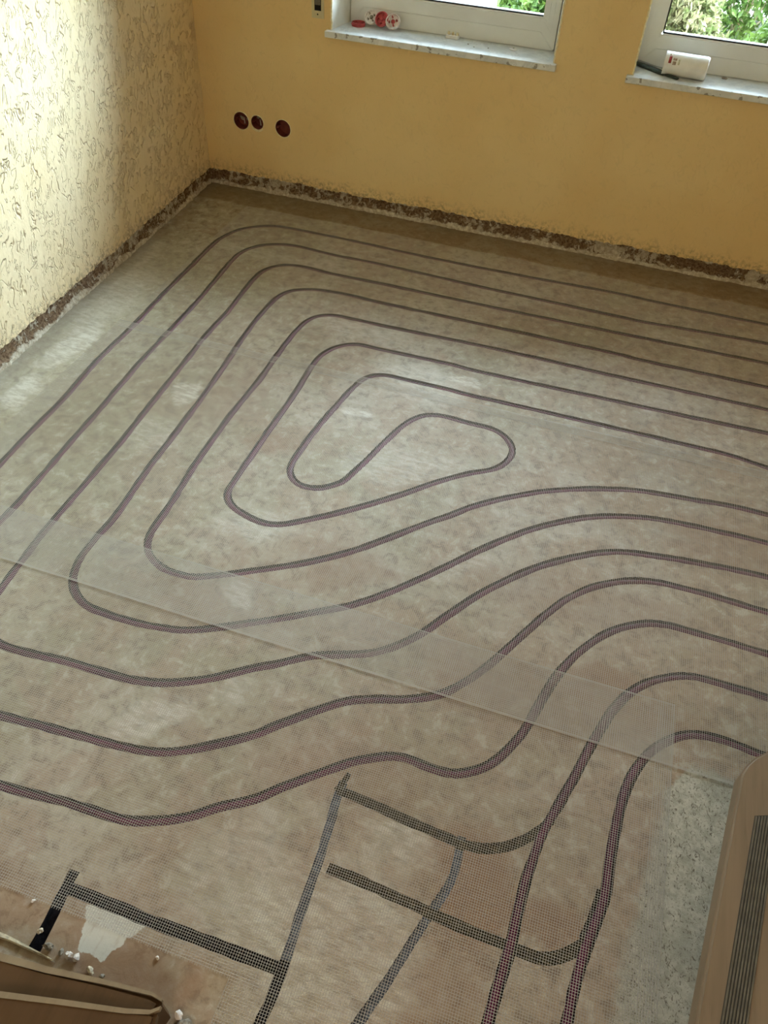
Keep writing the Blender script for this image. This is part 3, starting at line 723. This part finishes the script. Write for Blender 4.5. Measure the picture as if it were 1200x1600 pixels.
# ------------------------------------------------------------------ reinforcing mesh sheets
def mesh_sheet(name, x0, x1, y0, y1, zoff, seed, skew=0.0, pitch=0.0050, sw=0.00052, cols_y=None, selv=(True, True, False, False)):
    """woven sheet: x0<x1, y0>y1. cols_y(x) gives lower y limit per column"""
    ph = np.random.RandomState(seed).rand(8)*6.28
    def warp(X, Y):
        dx = 0.0016*np.sin(2.3*Y+1.1*X+ph[0]) + 0.0007*np.sin(7.1*Y-2.0*X+ph[1]) + skew*(Y-y0)
        dy = 0.0018*np.sin(1.9*X+0.7*Y+ph[2]) + 0.0007*np.sin(6.3*X+2.2*Y+ph[3])
        dz = 0.0008*(1+np.sin(5.0*X+3.7*Y+ph[4])*np.sin(6.1*Y-2.0*X+ph[5]))
        return X+dx, Y+dy, dz
    V = []; F = []; base = 0
    def strand(px, py, hw, horiz, zl):
        nonlocal base
        n = len(px)
        X, Y, Z = warp(px, py)
        ox, oy = (0.0, hw) if horiz else (hw, 0.0)
        z = Z + zoff + zl
        A = np.stack([X-ox, Y-oy, z], 1); B = np.stack([X+ox, Y+oy, z], 1); C = np.stack([X, Y, z+0.0004], 1)
        V.append(np.stack([A, B, C], 1).reshape(-1, 3))
        i = np.arange(n-1)*3 + base
        for a, b in ((0, 1), (1, 2), (2, 0)):
            F.append(np.stack([i+a, i+b, i+b+3, i+a+3], 1))
        base += 3*n
    rng = np.random.RandomState(seed+1)
    xs_ = np.arange(x0, x1, pitch)
    ex = [x0+0.0015, x0+0.003, x0+0.0065] if selv[2] else []
    if selv[3]: ex += [x1-0.0015, x1-0.0032, x1-0.0065, x1-0.012, x1-0.017, x1-0.022, x1-0.027, x1-0.032, x1-0.037]
    for x in list(xs_)+ex:
        yl = y1 if cols_y is None else cols_y(x)
        n = max(2, int((y0-yl)/0.05)+1)
        strand(np.full(n, x)+rng.uniform(-1, 1)*0.00022, np.linspace(y0, yl-rng.rand()*0.002, n), sw*rng.uniform(.85, 1.15), False, 0.0)
    ys_ = list(np.arange(y1, y0, pitch))
    ey = []
    if selv[0]: ey += [y0-0.0010, y0-0.0027]
    if selv[1]: ey += [y1+0.0010, y1+0.0028, y1+0.0045]
    for y in ys_+ey:
        xl = x0
        if cols_y is not None:
            cand = [x for x in xs_ if cols_y(x) <= y+1e-6]
            if not cand: continue
            xl = cand[0]
        n = max(2, int((x1-xl)/0.05)+1)
        strand(np.linspace(xl-rng.rand()*0.002, x1, n), np.full(n, y)+rng.uniform(-1, 1)*0.00022, sw*0.9*rng.uniform(.85, 1.15), True, 0.0004)
    V = np.concatenate(V); F = np.concatenate(F)
    me = bpy.data.meshes.new(name)
    me.vertices.add(len(V)); me.vertices.foreach_set('co', V.ravel())
    me.loops.add(len(F)*4); me.loops.foreach_set('vertex_index', F.ravel().astype(np.int32))
    me.polygons.add(len(F)); me.polygons.foreach_set('loop_start', np.arange(0, len(F)*4, 4, dtype=np.int32))
    me.update(calc_edges=True); me.validate()
    me.materials.append(M['mesh'])
    return link(bpy.data.objects.new(name, me))
GRP = 'white reinforcing mesh sheets laid over the floor'
tag(mesh_sheet('reinforcing_mesh', 0.262, 2.95, -0.17, -1.268, 0.0006, 1, 0.0, sw=0.00036),
    'white glass fibre mesh sheet furthest back, lying below the windows', 'mesh', GRP)
tag(mesh_sheet('reinforcing_mesh', 0.250, 2.95, -1.232, -2.355, 0.0030, 2, 0.004, pitch=0.00508),
    'white glass fibre mesh sheet across the middle of the room over the innermost pipe spiral', 'mesh', GRP)
tag(mesh_sheet('reinforcing_mesh', 0.262, 2.325, -2.190, -3.50, 0.0010, 3, -0.010, cols_y=lambda x: -3.048 if x < 1.572 else -3.50, selv=(True, False, False, True)),
    'white glass fibre mesh sheet nearest the viewer, covering the dark cut grooves', 'mesh', GRP)

# ------------------------------------------------------------------ wooden tread at lower right
def wood_tread():
    root = empty('stair_tread', (2.6, -2.9, 0))
    tag(root, 'tan wooden stair tread with a grey ribbed strip along its edge, beside the rough screed', 'stair')
    L = lambda x, y: (x-2.6, y+2.9)
    b = bmesh.new()
    pts = [L(2.225, -3.25), L(2.268, -2.967), L(2.297, -2.780), L(2.3255, -2.597), L(2.330, -2.570), L(2.339, -2.551), L(2.352, -2.533), L(2.376, -2.510), L(2.46, -2.440), L(2.60, -2.345), L(2.85, -2.30), L(2.85, -3.25)]
    prism(b, pts, 0.362, 0.400)
    bmesh.ops.recalc_face_normals(b, faces=b.faces)
    bmesh.ops.bevel(b, geom=[e for e in b.edges if abs(e.verts[0].co.z-e.verts[1].co.z) < 1e-6], offset=0.004, segments=3, affect='EDGES')
    bm_obj('tread_board', b, M['tread_wood'], root)
    # ribbed strip: direction along the edge
    a = Vector(L(2.350, -2.640)); c = Vector(L(2.2555, -3.24)); d = (c-a).normalized(); nrm = Vector((-d.y, d.x))
    if nrm.x < 0: nrm = -nrm
    Wd = 0.0345; length = (c-a).length
    b = bmesh.new()
    q = [a+nrm*0.0, a+nrm*Wd+d*(-0.020), c+nrm*Wd, c]
    prism(b, [tuple(v) for v in q], 0.3995, 0.4006)
    bm_obj('anti_slip_strip', b, M['ribbed_dark'], root)
    st = root.children[-1]
    b = bmesh.new()
    nrib = 8
    for i in range(nrib):
        o = Wd*(i+0.5)/nrib; hw = Wd/nrib*0.27
        s0 = -0.020*(o/Wd)+0.002
        p = [a+nrm*(o-hw)+d*s0, a+nrm*(o+hw)+d*s0, c+nrm*(o+hw), c+nrm*(o-hw)]
        prism(b, [tuple(v) for v in p], 0.4006, 0.4022)
    bm_obj('rib', b, M['ribbed'], st)
    # side stringer carrying the board, standing on the floor
    b = bmesh.new(); box(b, 0.235, 0.265, -0.35, 0.60, 0.0, 0.55, 0.003); bm_obj('stringer', b, M['tread_wood'], root)
    return root
wood_tread()

# brown stepped boards at lower left
def wooden_step():
    root = empty('wooden_step', (1.2, -3.2, 0))
    tag(root, 'dark brown wooden step of two boards with rounded ends at the lower left corner', 'step')
    L = lambda x, y: (x-1.2, y+3.2)
    b = bmesh.new()
    pts = [L(0.90, -3.175), L(1.20, -3.158), L(1.30, -3.149), L(1.40, -3.135), L(1.485, -3.126), L(1.500, -3.128), L(1.508, -3.135), L(1.505, -3.150), L(1.45, -3.45), L(0.90, -3.45)]
    prism(b, pts, 0.0005, 0.095)
    bmesh.ops.recalc_face_normals(b, faces=b.faces)
    bmesh.ops.bevel(b, geom=[e for e in b.edges if e.verts[0].co.z > .09 and e.verts[1].co.z > .09], offset=0.009, segments=4, affect='EDGES')
    lb = bm_obj('lower_board', b, M['dark_wood'], root)
    def lit_strip(line, w0, w1, z, par):  # thin strip painting the window highlight along a board's far edge
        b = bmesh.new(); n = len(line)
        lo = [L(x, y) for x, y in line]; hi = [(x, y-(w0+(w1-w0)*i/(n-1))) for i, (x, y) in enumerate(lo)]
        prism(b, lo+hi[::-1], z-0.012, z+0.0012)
        bm_obj('lit_bevel', b, M['edge'], par)
    lit_strip([(0.90, -3.172), (1.20, -3.1555), (1.30, -3.1465), (1.40, -3.1325), (1.485, -3.1235), (1.505, -3.128)], 0.014, 0.003, 0.095, lb)
    b = bmesh.new()
    pts = [L(0.90, -3.270), L(1.25, -3.208), L(1.355, -3.185), L(1.461, -3.163), L(1.500, -3.152), L(1.512, -3.152), L(1.515, -3.165), L(1.47, -3.44), L(0.90, -3.44)]
    prism(b, pts, 0.0955, 0.118)
    bmesh.ops.recalc_face_normals(b, faces=b.faces)
    bmesh.ops.bevel(b, geom=[e for e in b.edges if e.verts[0].co.z > .11 and e.verts[1].co.z > .11], offset=0.006, segments=4, affect='EDGES')
    ub = bm_obj('upper_board', b, M['dark_wood'], root)
    lit_strip([(0.90, -3.268), (1.25, -3.206), (1.355, -3.183), (1.461, -3.161), (1.500, -3.150), (1.513, -3.140)], 0.010, 0.006, 0.118, ub)
wooden_step()

def lump(name, x, y, z, sx, sy, sz, seed, m, rot=0.0):
    b = bmesh.new(); bmesh.ops.create_icosphere(b, subdivisions=2, radius=1.0)
    r = random.Random(seed)
    for v in b.verts:
        v.co *= 1+0.28*r.uniform(-1, 1)
        v.co = Vector((v.co.x*sx, v.co.y*sy, v.co.z*sz))
    zmin = min(v.co.z for v in b.verts)
    for v in b.verts: v.co.z -= zmin
    o = bm_obj(name, b, m); o.location = (x, y, z); o.rotation_euler = (0, 0, rot)
    return o

# plaster strip and crumbs along the step
b = bmesh.new()
prism(b, [(1.02, -3.120), (1.10, -3.115), (1.165, -3.115), (1.262, -3.1225), (1.272, -3.1265), (1.262, -3.1255), (1.17, -3.123), (1.02, -3.135)], 0.0005, 0.006)
bmesh.ops.recalc_face_normals(b, faces=b.faces); bmesh.ops.bevel(b, geom=list(b.edges), offset=0.002, segments=2, affect='EDGES')
o = bm_obj('plaster_strip', b, M['debris']); tag(o, 'narrow cream plaster strip lying along the far edge of the dark wooden step', 'plaster')
crumbs = [(1.289,-3.108,.0075,.0065,.006,'white plaster crumb at the foot of the short black groove, left of its neighbour','plaster_dust'),
          (1.303,-3.107,.0070,.0060,.006,'white plaster crumb right beside another one near the short black groove','plaster_dust'),
          (1.338,-3.117,.0100,.0045,.005,'flat cream rubble crumb lying against the wooden step below the white filler patch','debris'),
          (1.362,-3.118,.0050,.0040,.004,'small grey rubble crumb against the wooden step, right of the flat cream one','rubble'),
          (1.272,-3.108,.0060,.0050,.005,'grey rubble crumb next to the end of the short black groove','rubble'),
          (1.245,-3.108,.0110,.0060,.006,'brown grey rubble lump left of the short black groove end','rubble'),
          (1.215,-3.090,.0060,.0050,.005,'cream rubble crumb on bare floor left of the short black groove','debris'),
          (1.440,-3.060,.0038,.0032,.003,'tiny white crumb alone on bare brown floor right of the white filler patch','plaster_dust'),
          (1.170,-3.050,.0042,.0030,.003,'tiny white crumb at the left edge of the view on bare floor','plaster_dust'),
          (1.522,-3.128,.0080,.0070,.007,'pale crumb touching the rounded end of the wooden step','plaster_dust'),
          (1.538,-3.138,.0110,.0100,.008,'grey rubble lump right of the rounded end of the wooden step','rubble'),
          (1.556,-3.148,.0120,.0100,.008,'grey rubble lump at the bottom edge, furthest right of the heap beside the step','rubble'),
          (1.532,-3.155,.0120,.0110,.009,'grey rubble lump lowest in the heap beside the wooden step','rubble')]
for i, (x, y, sx, sy, sz, lb, m) in enumerate(crumbs):
    o = lump('plaster_crumb', x, y, 0.0004, sx, sy, sz, 40+i, M[m], i*1.3)
    tag(o, lb, 'rubble', 'plaster and rubble crumbs beside the wooden step')

# ------------------------------------------------------------------ sockets in the back wall
SL = ['leftmost brick red socket box in the back wall, plaster lumps inside',
      'small middle brick red socket box with chipped plaster rim, close to the leftmost one',
      'rightmost brick red socket box standing apart, empty and clean edged']
for i, (sx, sz, sr) in enumerate(SOCK):
    root = empty('socket_box', (sx, 0.0, sz)); tag(root, SL[i], 'socket', 'round socket boxes low in the back wall')
    b = bmesh.new()
    lathe(b, [(0, 0.040), (sr*0.92, 0.040), (sr*0.97, 0.002), (sr*1.03, 0.002), (sr*1.03, 0.043), (0, 0.043)][::-1], 36)
    for v in b.verts: v.co = Vector((v.co.x, v.co.z, v.co.y))
    bm_obj('box_shell', b, M['terracotta'], root, False)
    for sg in (-1, 1):
        b = bmesh.new()
        bb = bmesh.ops.create_cone(b, cap_ends=True, segments=12, radius1=0.0045, radius2=0.0045, depth=0.030)
        for v in bb['verts']: v.co = Vector((v.co.x+sg*sr*0.80, 0.022+v.co.z, v.co.y))
        bm_obj('screw_post', b, M['terracotta'], root)
    
    if i < 2:
        r = random.Random(i+4)
        b = bmesh.new()
        for k_ in range(5):
            bb = bmesh.ops.create_icosphere(b, subdivisions=2, radius=r.uniform(0.004, 0.009))
            dx, dz = r.uniform(-.6, .6)*sr, r.uniform(-.2, .75)*sr
            for v in bb['verts']: v.co = Vector((v.co.x*r.uniform(.85, 1.1)+dx, v.co.y*0.7+0.034, v.co.z*r.uniform(.85, 1.1)+dz))
        bm_obj('plaster_lump', b, M['rubble'], root)
        Q = catmull([(0.0, 0.038, 0.0), (0.004, 0.022, 0.006), (0.010, 0.014, 0.002), (0.012, 0.012, -0.012)], 0.003)
        b = bmesh.new(); prev = None
        for p in Q:
            ring = [b.verts.new((p[0]+0.0025*math.cos(t), p[1], p[2]+0.0025*math.sin(t))) for t in np.linspace(0, 2*PI, 9)[:-1]]
            if prev:
                for j in range(8): b.faces.new((prev[j], prev[(j+1) % 8], ring[(j+1) % 8], ring[j]))
            prev = ring
        b.faces.new(prev)
        bm_obj('cable_end', b, M['wire'], root, True)
    b = bmesh.new()   # chipped white plaster collar round the hole
    n = 40; r = random.Random(i+20); ring0 = []; ring1 = []; ring2 = []
    for j in range(n):
        t = 2*PI*j/n; e = r.uniform(0.001, 0.005 if i < 2 else 0.003)
        if i == 1 and 3.9 < t < 5.6: e += 0.007
        c_, s_ = math.cos(t), math.sin(t)
        ring0.append(b.verts.new(((sr+.0005)*c_, 0.004, (sr+.0005)*s_)))
        ring1.append(b.verts.new(((sr+.0012)*c_, -0.0012, (sr+.0012)*s_)))
        ring2.append(b.verts.new(((sr+.003+e)*c_, 0.0004, (sr+.003+e)*s_)))
    for j in range(n):
        q = (j+1) % n
        b.faces.new((ring0[j], ring0[q], ring1[q], ring1[j])); b.faces.new((ring1[j], ring1[q], ring2[q], ring2[j]))
    bm_obj('plaster_collar', b, M['cream_edge'], root)

# ------------------------------------------------------------------ shutter belt winder
root = empty('shutter_belt_winder', (0.562, 0, 0.85))
tag(root, 'cream shutter belt winder plate with dark slot, left of the left window', 'belt winder')
b = bmesh.new()
z0, z1 = -0.094, 0.13
for q in [(-0.026, -0.0145, z0, z1), (0.0145, 0.026, z0, z1), (-0.0145, 0.0145, z0, -0.068), (-0.0145, 0.0145, 0.10, z1)]:
    box(b, q[0], q[1], -0.004, -0.0002, q[2], q[3], 0.0006)
bm_obj('cover_plate', b, M['cream_plastic'], root)
b = bmesh.new(); box(b, -0.0145, 0.0145, -0.0012, -0.0002, -0.068, 0.10); bm_obj('slot', b, M['black'], root)
b = bmesh.new(); box(b, -0.011, 0.011, -0.0060, -0.0020, -0.048, 0.45, 0.0005); bm_obj('belt', b, M['grey_webbing'], root)
b = bmesh.new(); bmesh.ops.create_cone(b, cap_ends=True, segments=16, radius1=0.003, radius2=0.0025, depth=0.0015)
for v in b.verts: v.co = Vector((v.co.x, -0.0045+v.co.z*0.6, v.co.y-0.080))
bm_obj('screw', b, M['black'], root)

# ------------------------------------------------------------------ things on the left sill
ZL = 0.7216
def ring_cap(name, R, h, wall, m, parent=None, disc=True):
    b = bmesh.new()
    prof = [(R-wall, 0), (R, 0), (R*1.0, h*0.4), (R*1.08, h*0.45), (R*1.08, h*0.6), (R, h*0.65), (R, h), (R-wall, h), (R-wall, h*0.35)]
    if disc: prof = [(0, 0)] + prof[1:] + [(0, h*0.35)]
    else: prof = prof + [(R-wall, 0)]
    lathe(b, prof, 36)
    bmesh.ops.remove_doubles(b, verts=b.verts, dist=1e-6)
    return bm_obj(name, b, m, parent)
def cap(loc, rot, R, m, inner, lb, strut=True):
    root = empty('socket_ring', loc); root.rotation_euler = rot
    tag(root, lb, 'ring', 'round red and white rings at the left end of the left sill')
    ring_cap('rim', R, 0.014, 0.0035, m, root)
    b = bmesh.new()
    if strut:
        for a in (0.3, 1.87, 3.44, 5.01):
            r2 = bmesh.ops.create_cone(b, cap_ends=True, segments=10, radius1=0.0035, radius2=0.003, depth=0.012)
            for v in r2['verts']: v.co = v.co + Vector((R*0.55*math.cos(a), R*0.55*math.sin(a), 0.010))
        r2 = bmesh.ops.create_cone(b, cap_ends=True, segments=16, radius1=R*0.3, radius2=R*0.2, depth=0.009)
        for v in r2['verts']: v.co.z += 0.009
    bm_obj('hub', b, inner, root)
    return root
cap((0.695, 0.112, ZL), (0, 0, 0.2), 0.0275, M['red_plastic'], M['red_plastic'], 'flat lying red plastic ring at the left end of the left window sill')
cap((0.744, 0.135, ZL+0.030), (1.05, -0.25, 0.2), 0.0262, M['plaster_dust'], M['rubble'], 'white dusty ring leaning on the frame, second from the left on the left sill')
cap((0.794, 0.124, ZL+0.030), (1.05, 0.25, -0.30), 0.0265, M['red_plastic'], M['red_plastic'], 'pinkish red ring leaning between two white rings on the left sill')
cap((0.842, 0.118, ZL+0.0285), (0.95, 0.05, 0.1), 0.0285, M['plaster_dust'], M['red_plastic'], 'rightmost leaning ring, white rim with red inside, on the left sill')

root = empty('bracket', (1.092, 0.130, ZL), -0.05); tag(root, 'small off white plastic bracket with a scalloped top on the middle of the left sill', 'bracket')
b = bmesh.new(); box(b, -0.026, 0.026, -0.014, 0.012, 0, 0.012, 0.002); bm_obj('base', b, M['white_plastic'], root)
b = bmesh.new()
for xx in (-0.018, 0.0, 0.018):
    r2 = bmesh.ops.create_cone(b, cap_ends=True, segments=12, radius1=0.006, radius2=0.0045, depth=0.010)
    for v in r2['verts']: v.co += Vector((xx, 0.002, 0.0165))
bm_obj('lug', b, M['cream_edge'], root)

root = empty('disc_cap', (1.350, 0.092, ZL)); tag(root, 'small round white cap lying flat near the right end of the left sill', 'cap')
b = bmesh.new(); lathe(b, [(0, 0), (0.014, 0), (0.0165, 0.002), (0.0165, 0.004), (0.012, 0.006), (0.005, 0.0062), (0, 0.0062)], 28); bm_obj('cap_body', b, M['white_plastic'], root)
b = bmesh.new(); lathe(b, [(0, 0.0062), (0.0042, 0.0062), (0.0036, 0.0085), (0, 0.0085)], 16); bm_obj('cap_knob', b, M['steel'], root)
for i, (x, y, lb) in enumerate([(1.17,.075,'tiny dark grit speck on the left sill, nearest the white bracket'),(1.20,.05,'tiny dark grit speck near the front of the left sill'),(1.255,.062,'tiny dark grit speck between bracket and white cap on the left sill')]):
    o = lump('grit', x, y, ZL, .0030, .0025, .0015, 70+i, M['rubble']); tag(o, lb, 'grit', 'grit specks on the left sill')

# ------------------------------------------------------------------ things on the right sill
root = empty('file_tool', (0, 0, 0)); tag(root, 'dark green bar shaped hand tool slanted on the right sill beside the white tube', 'tool')
a = Vector((1.815, 0.140, ZL+0.008)); c = Vector((1.990, 0.012, ZL+0.0065)); d = (c-a).normalized(); nn = Vector((-d.y, d.x, 0)).normalized()
b = bmesh.new(); rings = []
for t, hw, hh in [(0, .004, .003), (.05, .0075, .0055), (.2, .0095, .007), (.55, .0100, .0075), (.70, .0095, .0065), (.72, .0065, .0045), (.98, .0062, .0042), (1.0, .0050, .0030)]:
    p = a.lerp(c, t); rings.append([b.verts.new(p+nn*x*hw+Vector((0, 0, z*hh))) for x, z in ((-1,-.6),(-.6,-1),(.6,-1),(1,-.6),(1,.6),(.6,1),(-.6,1),(-1,.6))])
for A, B in zip(rings[:-1], rings[1:]):
    for j in range(8): b.faces.new((A[j], A[(j+1) % 8], B[(j+1) % 8], B[j]))
b.faces.new(rings[0]); b.faces.new(rings[-1][::-1])
bm_obj('handle', b, M['dark_green'], root, True)
b = bmesh.new(); prism(b, [(1.805, .150), (1.850, .128), (1.930, .072), (1.932, .075), (1.852, .133), (1.808, .155)], ZL+0.0150, ZL+0.0165); bm_obj('blade_back', b, M['steel'], root)

def white_tube():
    root = empty('white_tube', (1.926, 0.064, ZL+0.0400)); root.rotation_euler = (0, 0, -0.03)
    tag(root, 'white plastic tube with red and grey print lying on the right sill', 'container')
    R0, R1, Ln = 0.0385, 0.0385, 0.158
    b = bmesh.new(); seg = 48
    prof = [(0, 0.004), (R0-0.003, 0.004), (R0-0.003, 0), (R0, 0), (R0, 0.002), (R1, Ln-0.010), (R1-0.001, Ln-0.003), (R1-0.004, Ln), (0, Ln)]
    lathe(b, prof, seg)
    for v in b.verts: v.co = Vector((v.co.z, v.co.y, -v.co.x))
    bm_obj('tube_body', b, M['white_plastic'], root, False)
    def patch(x0, x1, t0, t1, m, nm):
        b = bmesh.new(); n = 12; R = R0+0.0003
        A = [b.verts.new((x0, -R*math.cos(t), R*math.sin(t))) for t in np.linspace(t0, t1, n)]
        B = [b.verts.new((x1, -R*math.cos(t), R*math.sin(t))) for t in np.linspace(t0, t1, n)]
        A2 = [b.verts.new((x0, -(R-.0006)*math.cos(t), (R-.0006)*math.sin(t))) for t in np.linspace(t0, t1, n)]
        B2 = [b.verts.new((x1, -(R-.0006)*math.cos(t), (R-.0006)*math.sin(t))) for t in np.linspace(t0, t1, n)]
        for j in range(n-1):
            b.faces.new((A[j], A[j+1], B[j+1], B[j])); b.faces.new((A2[j], B2[j], B2[j+1], A2[j+1]))
            b.faces.new((A[j], A2[j], A2[j+1], A[j+1])); b.faces.new((B[j], B[j+1], B2[j+1], B2[j]))
        b.faces.new((A[0], B[0], B2[0], A2[0])); b.faces.new((A[-1], A2[-1], B2[-1], B[-1]))
        bm_obj(nm, b, m, root, True)
    patch(0.014, 0.024, 0.25, 0.85, M['label_red'], 'red_print')
    patch(0.014, 0.023, 0.92, 1.15, M['label_brown'], 'grey_print')
    patch(0.030, 0.042, 0.15, 0.45, M['label_brown'], 'grey_print')
    patch(0.029, 0.043, 0.52, 0.72, M['label_brown'], 'grey_print')
    patch(0.049, 0.055, 0.20, 0.66, M['label_pale'], 'pale_print')
white_tube()
root = empty('clip', (1.868, 0.128, ZL)); tag(root, 'small white plastic clip between the dark tool and the window frame on the right sill', 'clip')
b = bmesh.new(); box(b, -0.016, 0.016, -0.008, 0.008, 0, 0.004, 0.001); bm_obj('clip_base', b, M['white_plastic'], root)
b = bmesh.new(); box(b, -0.004, 0.008, -0.003, 0.004, 0.004, 0.016, 0.001); bm_obj('clip_post', b, M['white_plastic'], root)
o = lump('rubble_crumb', 2.158, 0.118, ZL, .010, .006, .004, 91, M['rubble']); tag(o, 'grey rubble crumb on the right sill to the right of the white tube', 'rubble')

# ------------------------------------------------------------------ outside
def gravel_mat():
    k = NT('pale_garden_gravel')
    n = k.noise(9, 6, 0.7); f = k.vor(18)
    c = k.mix(k.ramp(n, 0.35, 0.65), (0.13, 0.14, 0.11), (0.27, 0.27, 0.24))
    c = k.mix(k.ramp(k.noise(2.2, 4), 0.48, 0.60, 0, 0.6), c, (0.16, 0.22, 0.08))
    return k.fin(c, 0.95, k.bump(f, 0.5, 0.02), 0.1)
M['gravel'] = gravel_mat()
b = bmesh.new(); box(b, -14, 16, 0.36, 24, -0.5, -0.32)
o = struct(bm_obj('ground_outside', b, M['gravel']))

def leaf_mat(name, c1, c2):
    k = NT(name)
    geo = k.n('ShaderNodeObjectInfo')
    n = k.noise(7, 3, 0.6)
    c = k.mix(k.ramp(n, 0.3, 0.7), c1, c2)
    k.b.inputs['Transmission Weight'].default_value = 0.0
    k.fin(c, 0.5, None, 0.4)
    tl = k.n('ShaderNodeBsdfTranslucent'); k.set(tl.inputs[0], c)
    mx = k.n('ShaderNodeMixShader'); mx.inputs[0].default_value = 0.35
    k.t.links.new(k.b.outputs[0], mx.inputs[1]); k.t.links.new(tl.outputs[0], mx.inputs[2]); k.t.links.new(mx.outputs[0], k.out.inputs[0])
    return k.m
M['leaf1'] = leaf_mat('bright_green_leaf', (0.035, 0.085, 0.015), (0.13, 0.20, 0.04))
M['leaf2'] = leaf_mat('dry_yellow_green_leaf', (0.07, 0.11, 0.025), (0.26, 0.23, 0.13))
M['stem'] = simple('pale_twig', (0.42, 0.34, 0.22), 0.9, 0.2)
def shrub(cx, cy, rx, ry, h, nleaf, lsize, m, seed, label):
    root = empty('garden_shrub', (cx, cy, -0.32)); tag(root, label, 'shrub', 'shrubs outside the windows')
    rng = np.random.RandomState(seed)
    u = rng.normal(size=(nleaf, 3)); u /= np.linalg.norm(u, axis=1)[:, None]; u[:, 2] = np.abs(u[:, 2])
    rad = 0.72 + 0.33*rng.rand(nleaf) + 0.12*np.sin(u[:, 0]*9+seed)*np.sin(u[:, 2]*8)
    P = u*rad[:, None]*np.array([rx, ry, h])
    d1 = rng.normal(size=(nleaf, 3)); d1 /= np.linalg.norm(d1, axis=1)[:, None]
    d2 = np.cross(d1, rng.normal(size=(nleaf, 3))); d2 /= np.linalg.norm(d2, axis=1)[:, None]
    ls = lsize*(0.6+0.8*rng.rand(nleaf))[:, None]
    V = np.stack([P-d1*ls, P+d2*ls*0.42+u*ls*.15, P+d1*ls, P-d2*ls*0.42+u*ls*.15], 1).reshape(-1, 3)
    F = [(4*i, 4*i+1, 4*i+2, 4*i+3) for i in range(nleaf)]
    mesh_obj('foliage', V, F, m, root)
    b = bmesh.new()
    for i in range(14):
        e = Vector(P[i*7]); s0 = Vector((rng.uniform(-.1, .1)*rx, rng.uniform(-.1, .1)*ry, 0))
        ax = (e-s0); ln = ax.length; q = ax.to_track_quat('Z', 'Y')
        r2 = bmesh.ops.create_cone(b, cap_ends=True, segments=6, radius1=0.010, radius2=0.003, depth=ln)
        for v in r2['verts']: v.co = q @ (v.co+Vector((0, 0, ln/2))) + s0
    bm_obj('twig', b, M['stem'], root)
shrub(0.95, 4.5, 0.5, 0.5, 0.62, 9000, 0.034, M['leaf1'], 1, 'bright green shrub outside, in the right corner of the left window')
shrub(1.97, 3.3, 0.42, 0.42, 0.85, 11000, 0.030, M['leaf2'], 2, 'yellow green dry looking shrub at the left of the right window')
shrub(3.05, 3.9, 0.52, 0.5, 0.95, 11000, 0.030, M['leaf1'], 3, 'green leafy shrub further right in the right window')
shrub(0.9, 6.3, 0.7, 0.6, 0.8, 7000, 0.04, M['leaf1'], 4, 'green shrub standing further back between the two window views')
shrub(2.6, 5.9, 0.9, 0.6, 1.0, 9000, 0.04, M['leaf1'], 5, 'tall green shrub behind the nearer ones in the right window')
shrub(-0.6, 5.8, 0.5, 0.4, 0.35, 2200, 0.05, M['leaf2'], 6, 'low dry shrub on the pale gravel seen in the left window')
# pale leaning post outside
a = Vector((2.47, 2.3, -0.32)); c = Vector((2.62, 2.3, 1.7)); b = bmesh.new()
r2 = bmesh.ops.create_cone(b, cap_ends=True, segments=16, radius1=0.022, radius2=0.022, depth=(c-a).length)
q = (c-a).to_track_quat('Z', 'Y')
for v in r2['verts']: v.co = q @ v.co + (a+c)/2
o = bm_obj('garden_post', b, M['white_plastic'], None, False); tag(o, 'white leaning post standing outside, seen in the right window before the shrubs', 'post')
print('scene built')
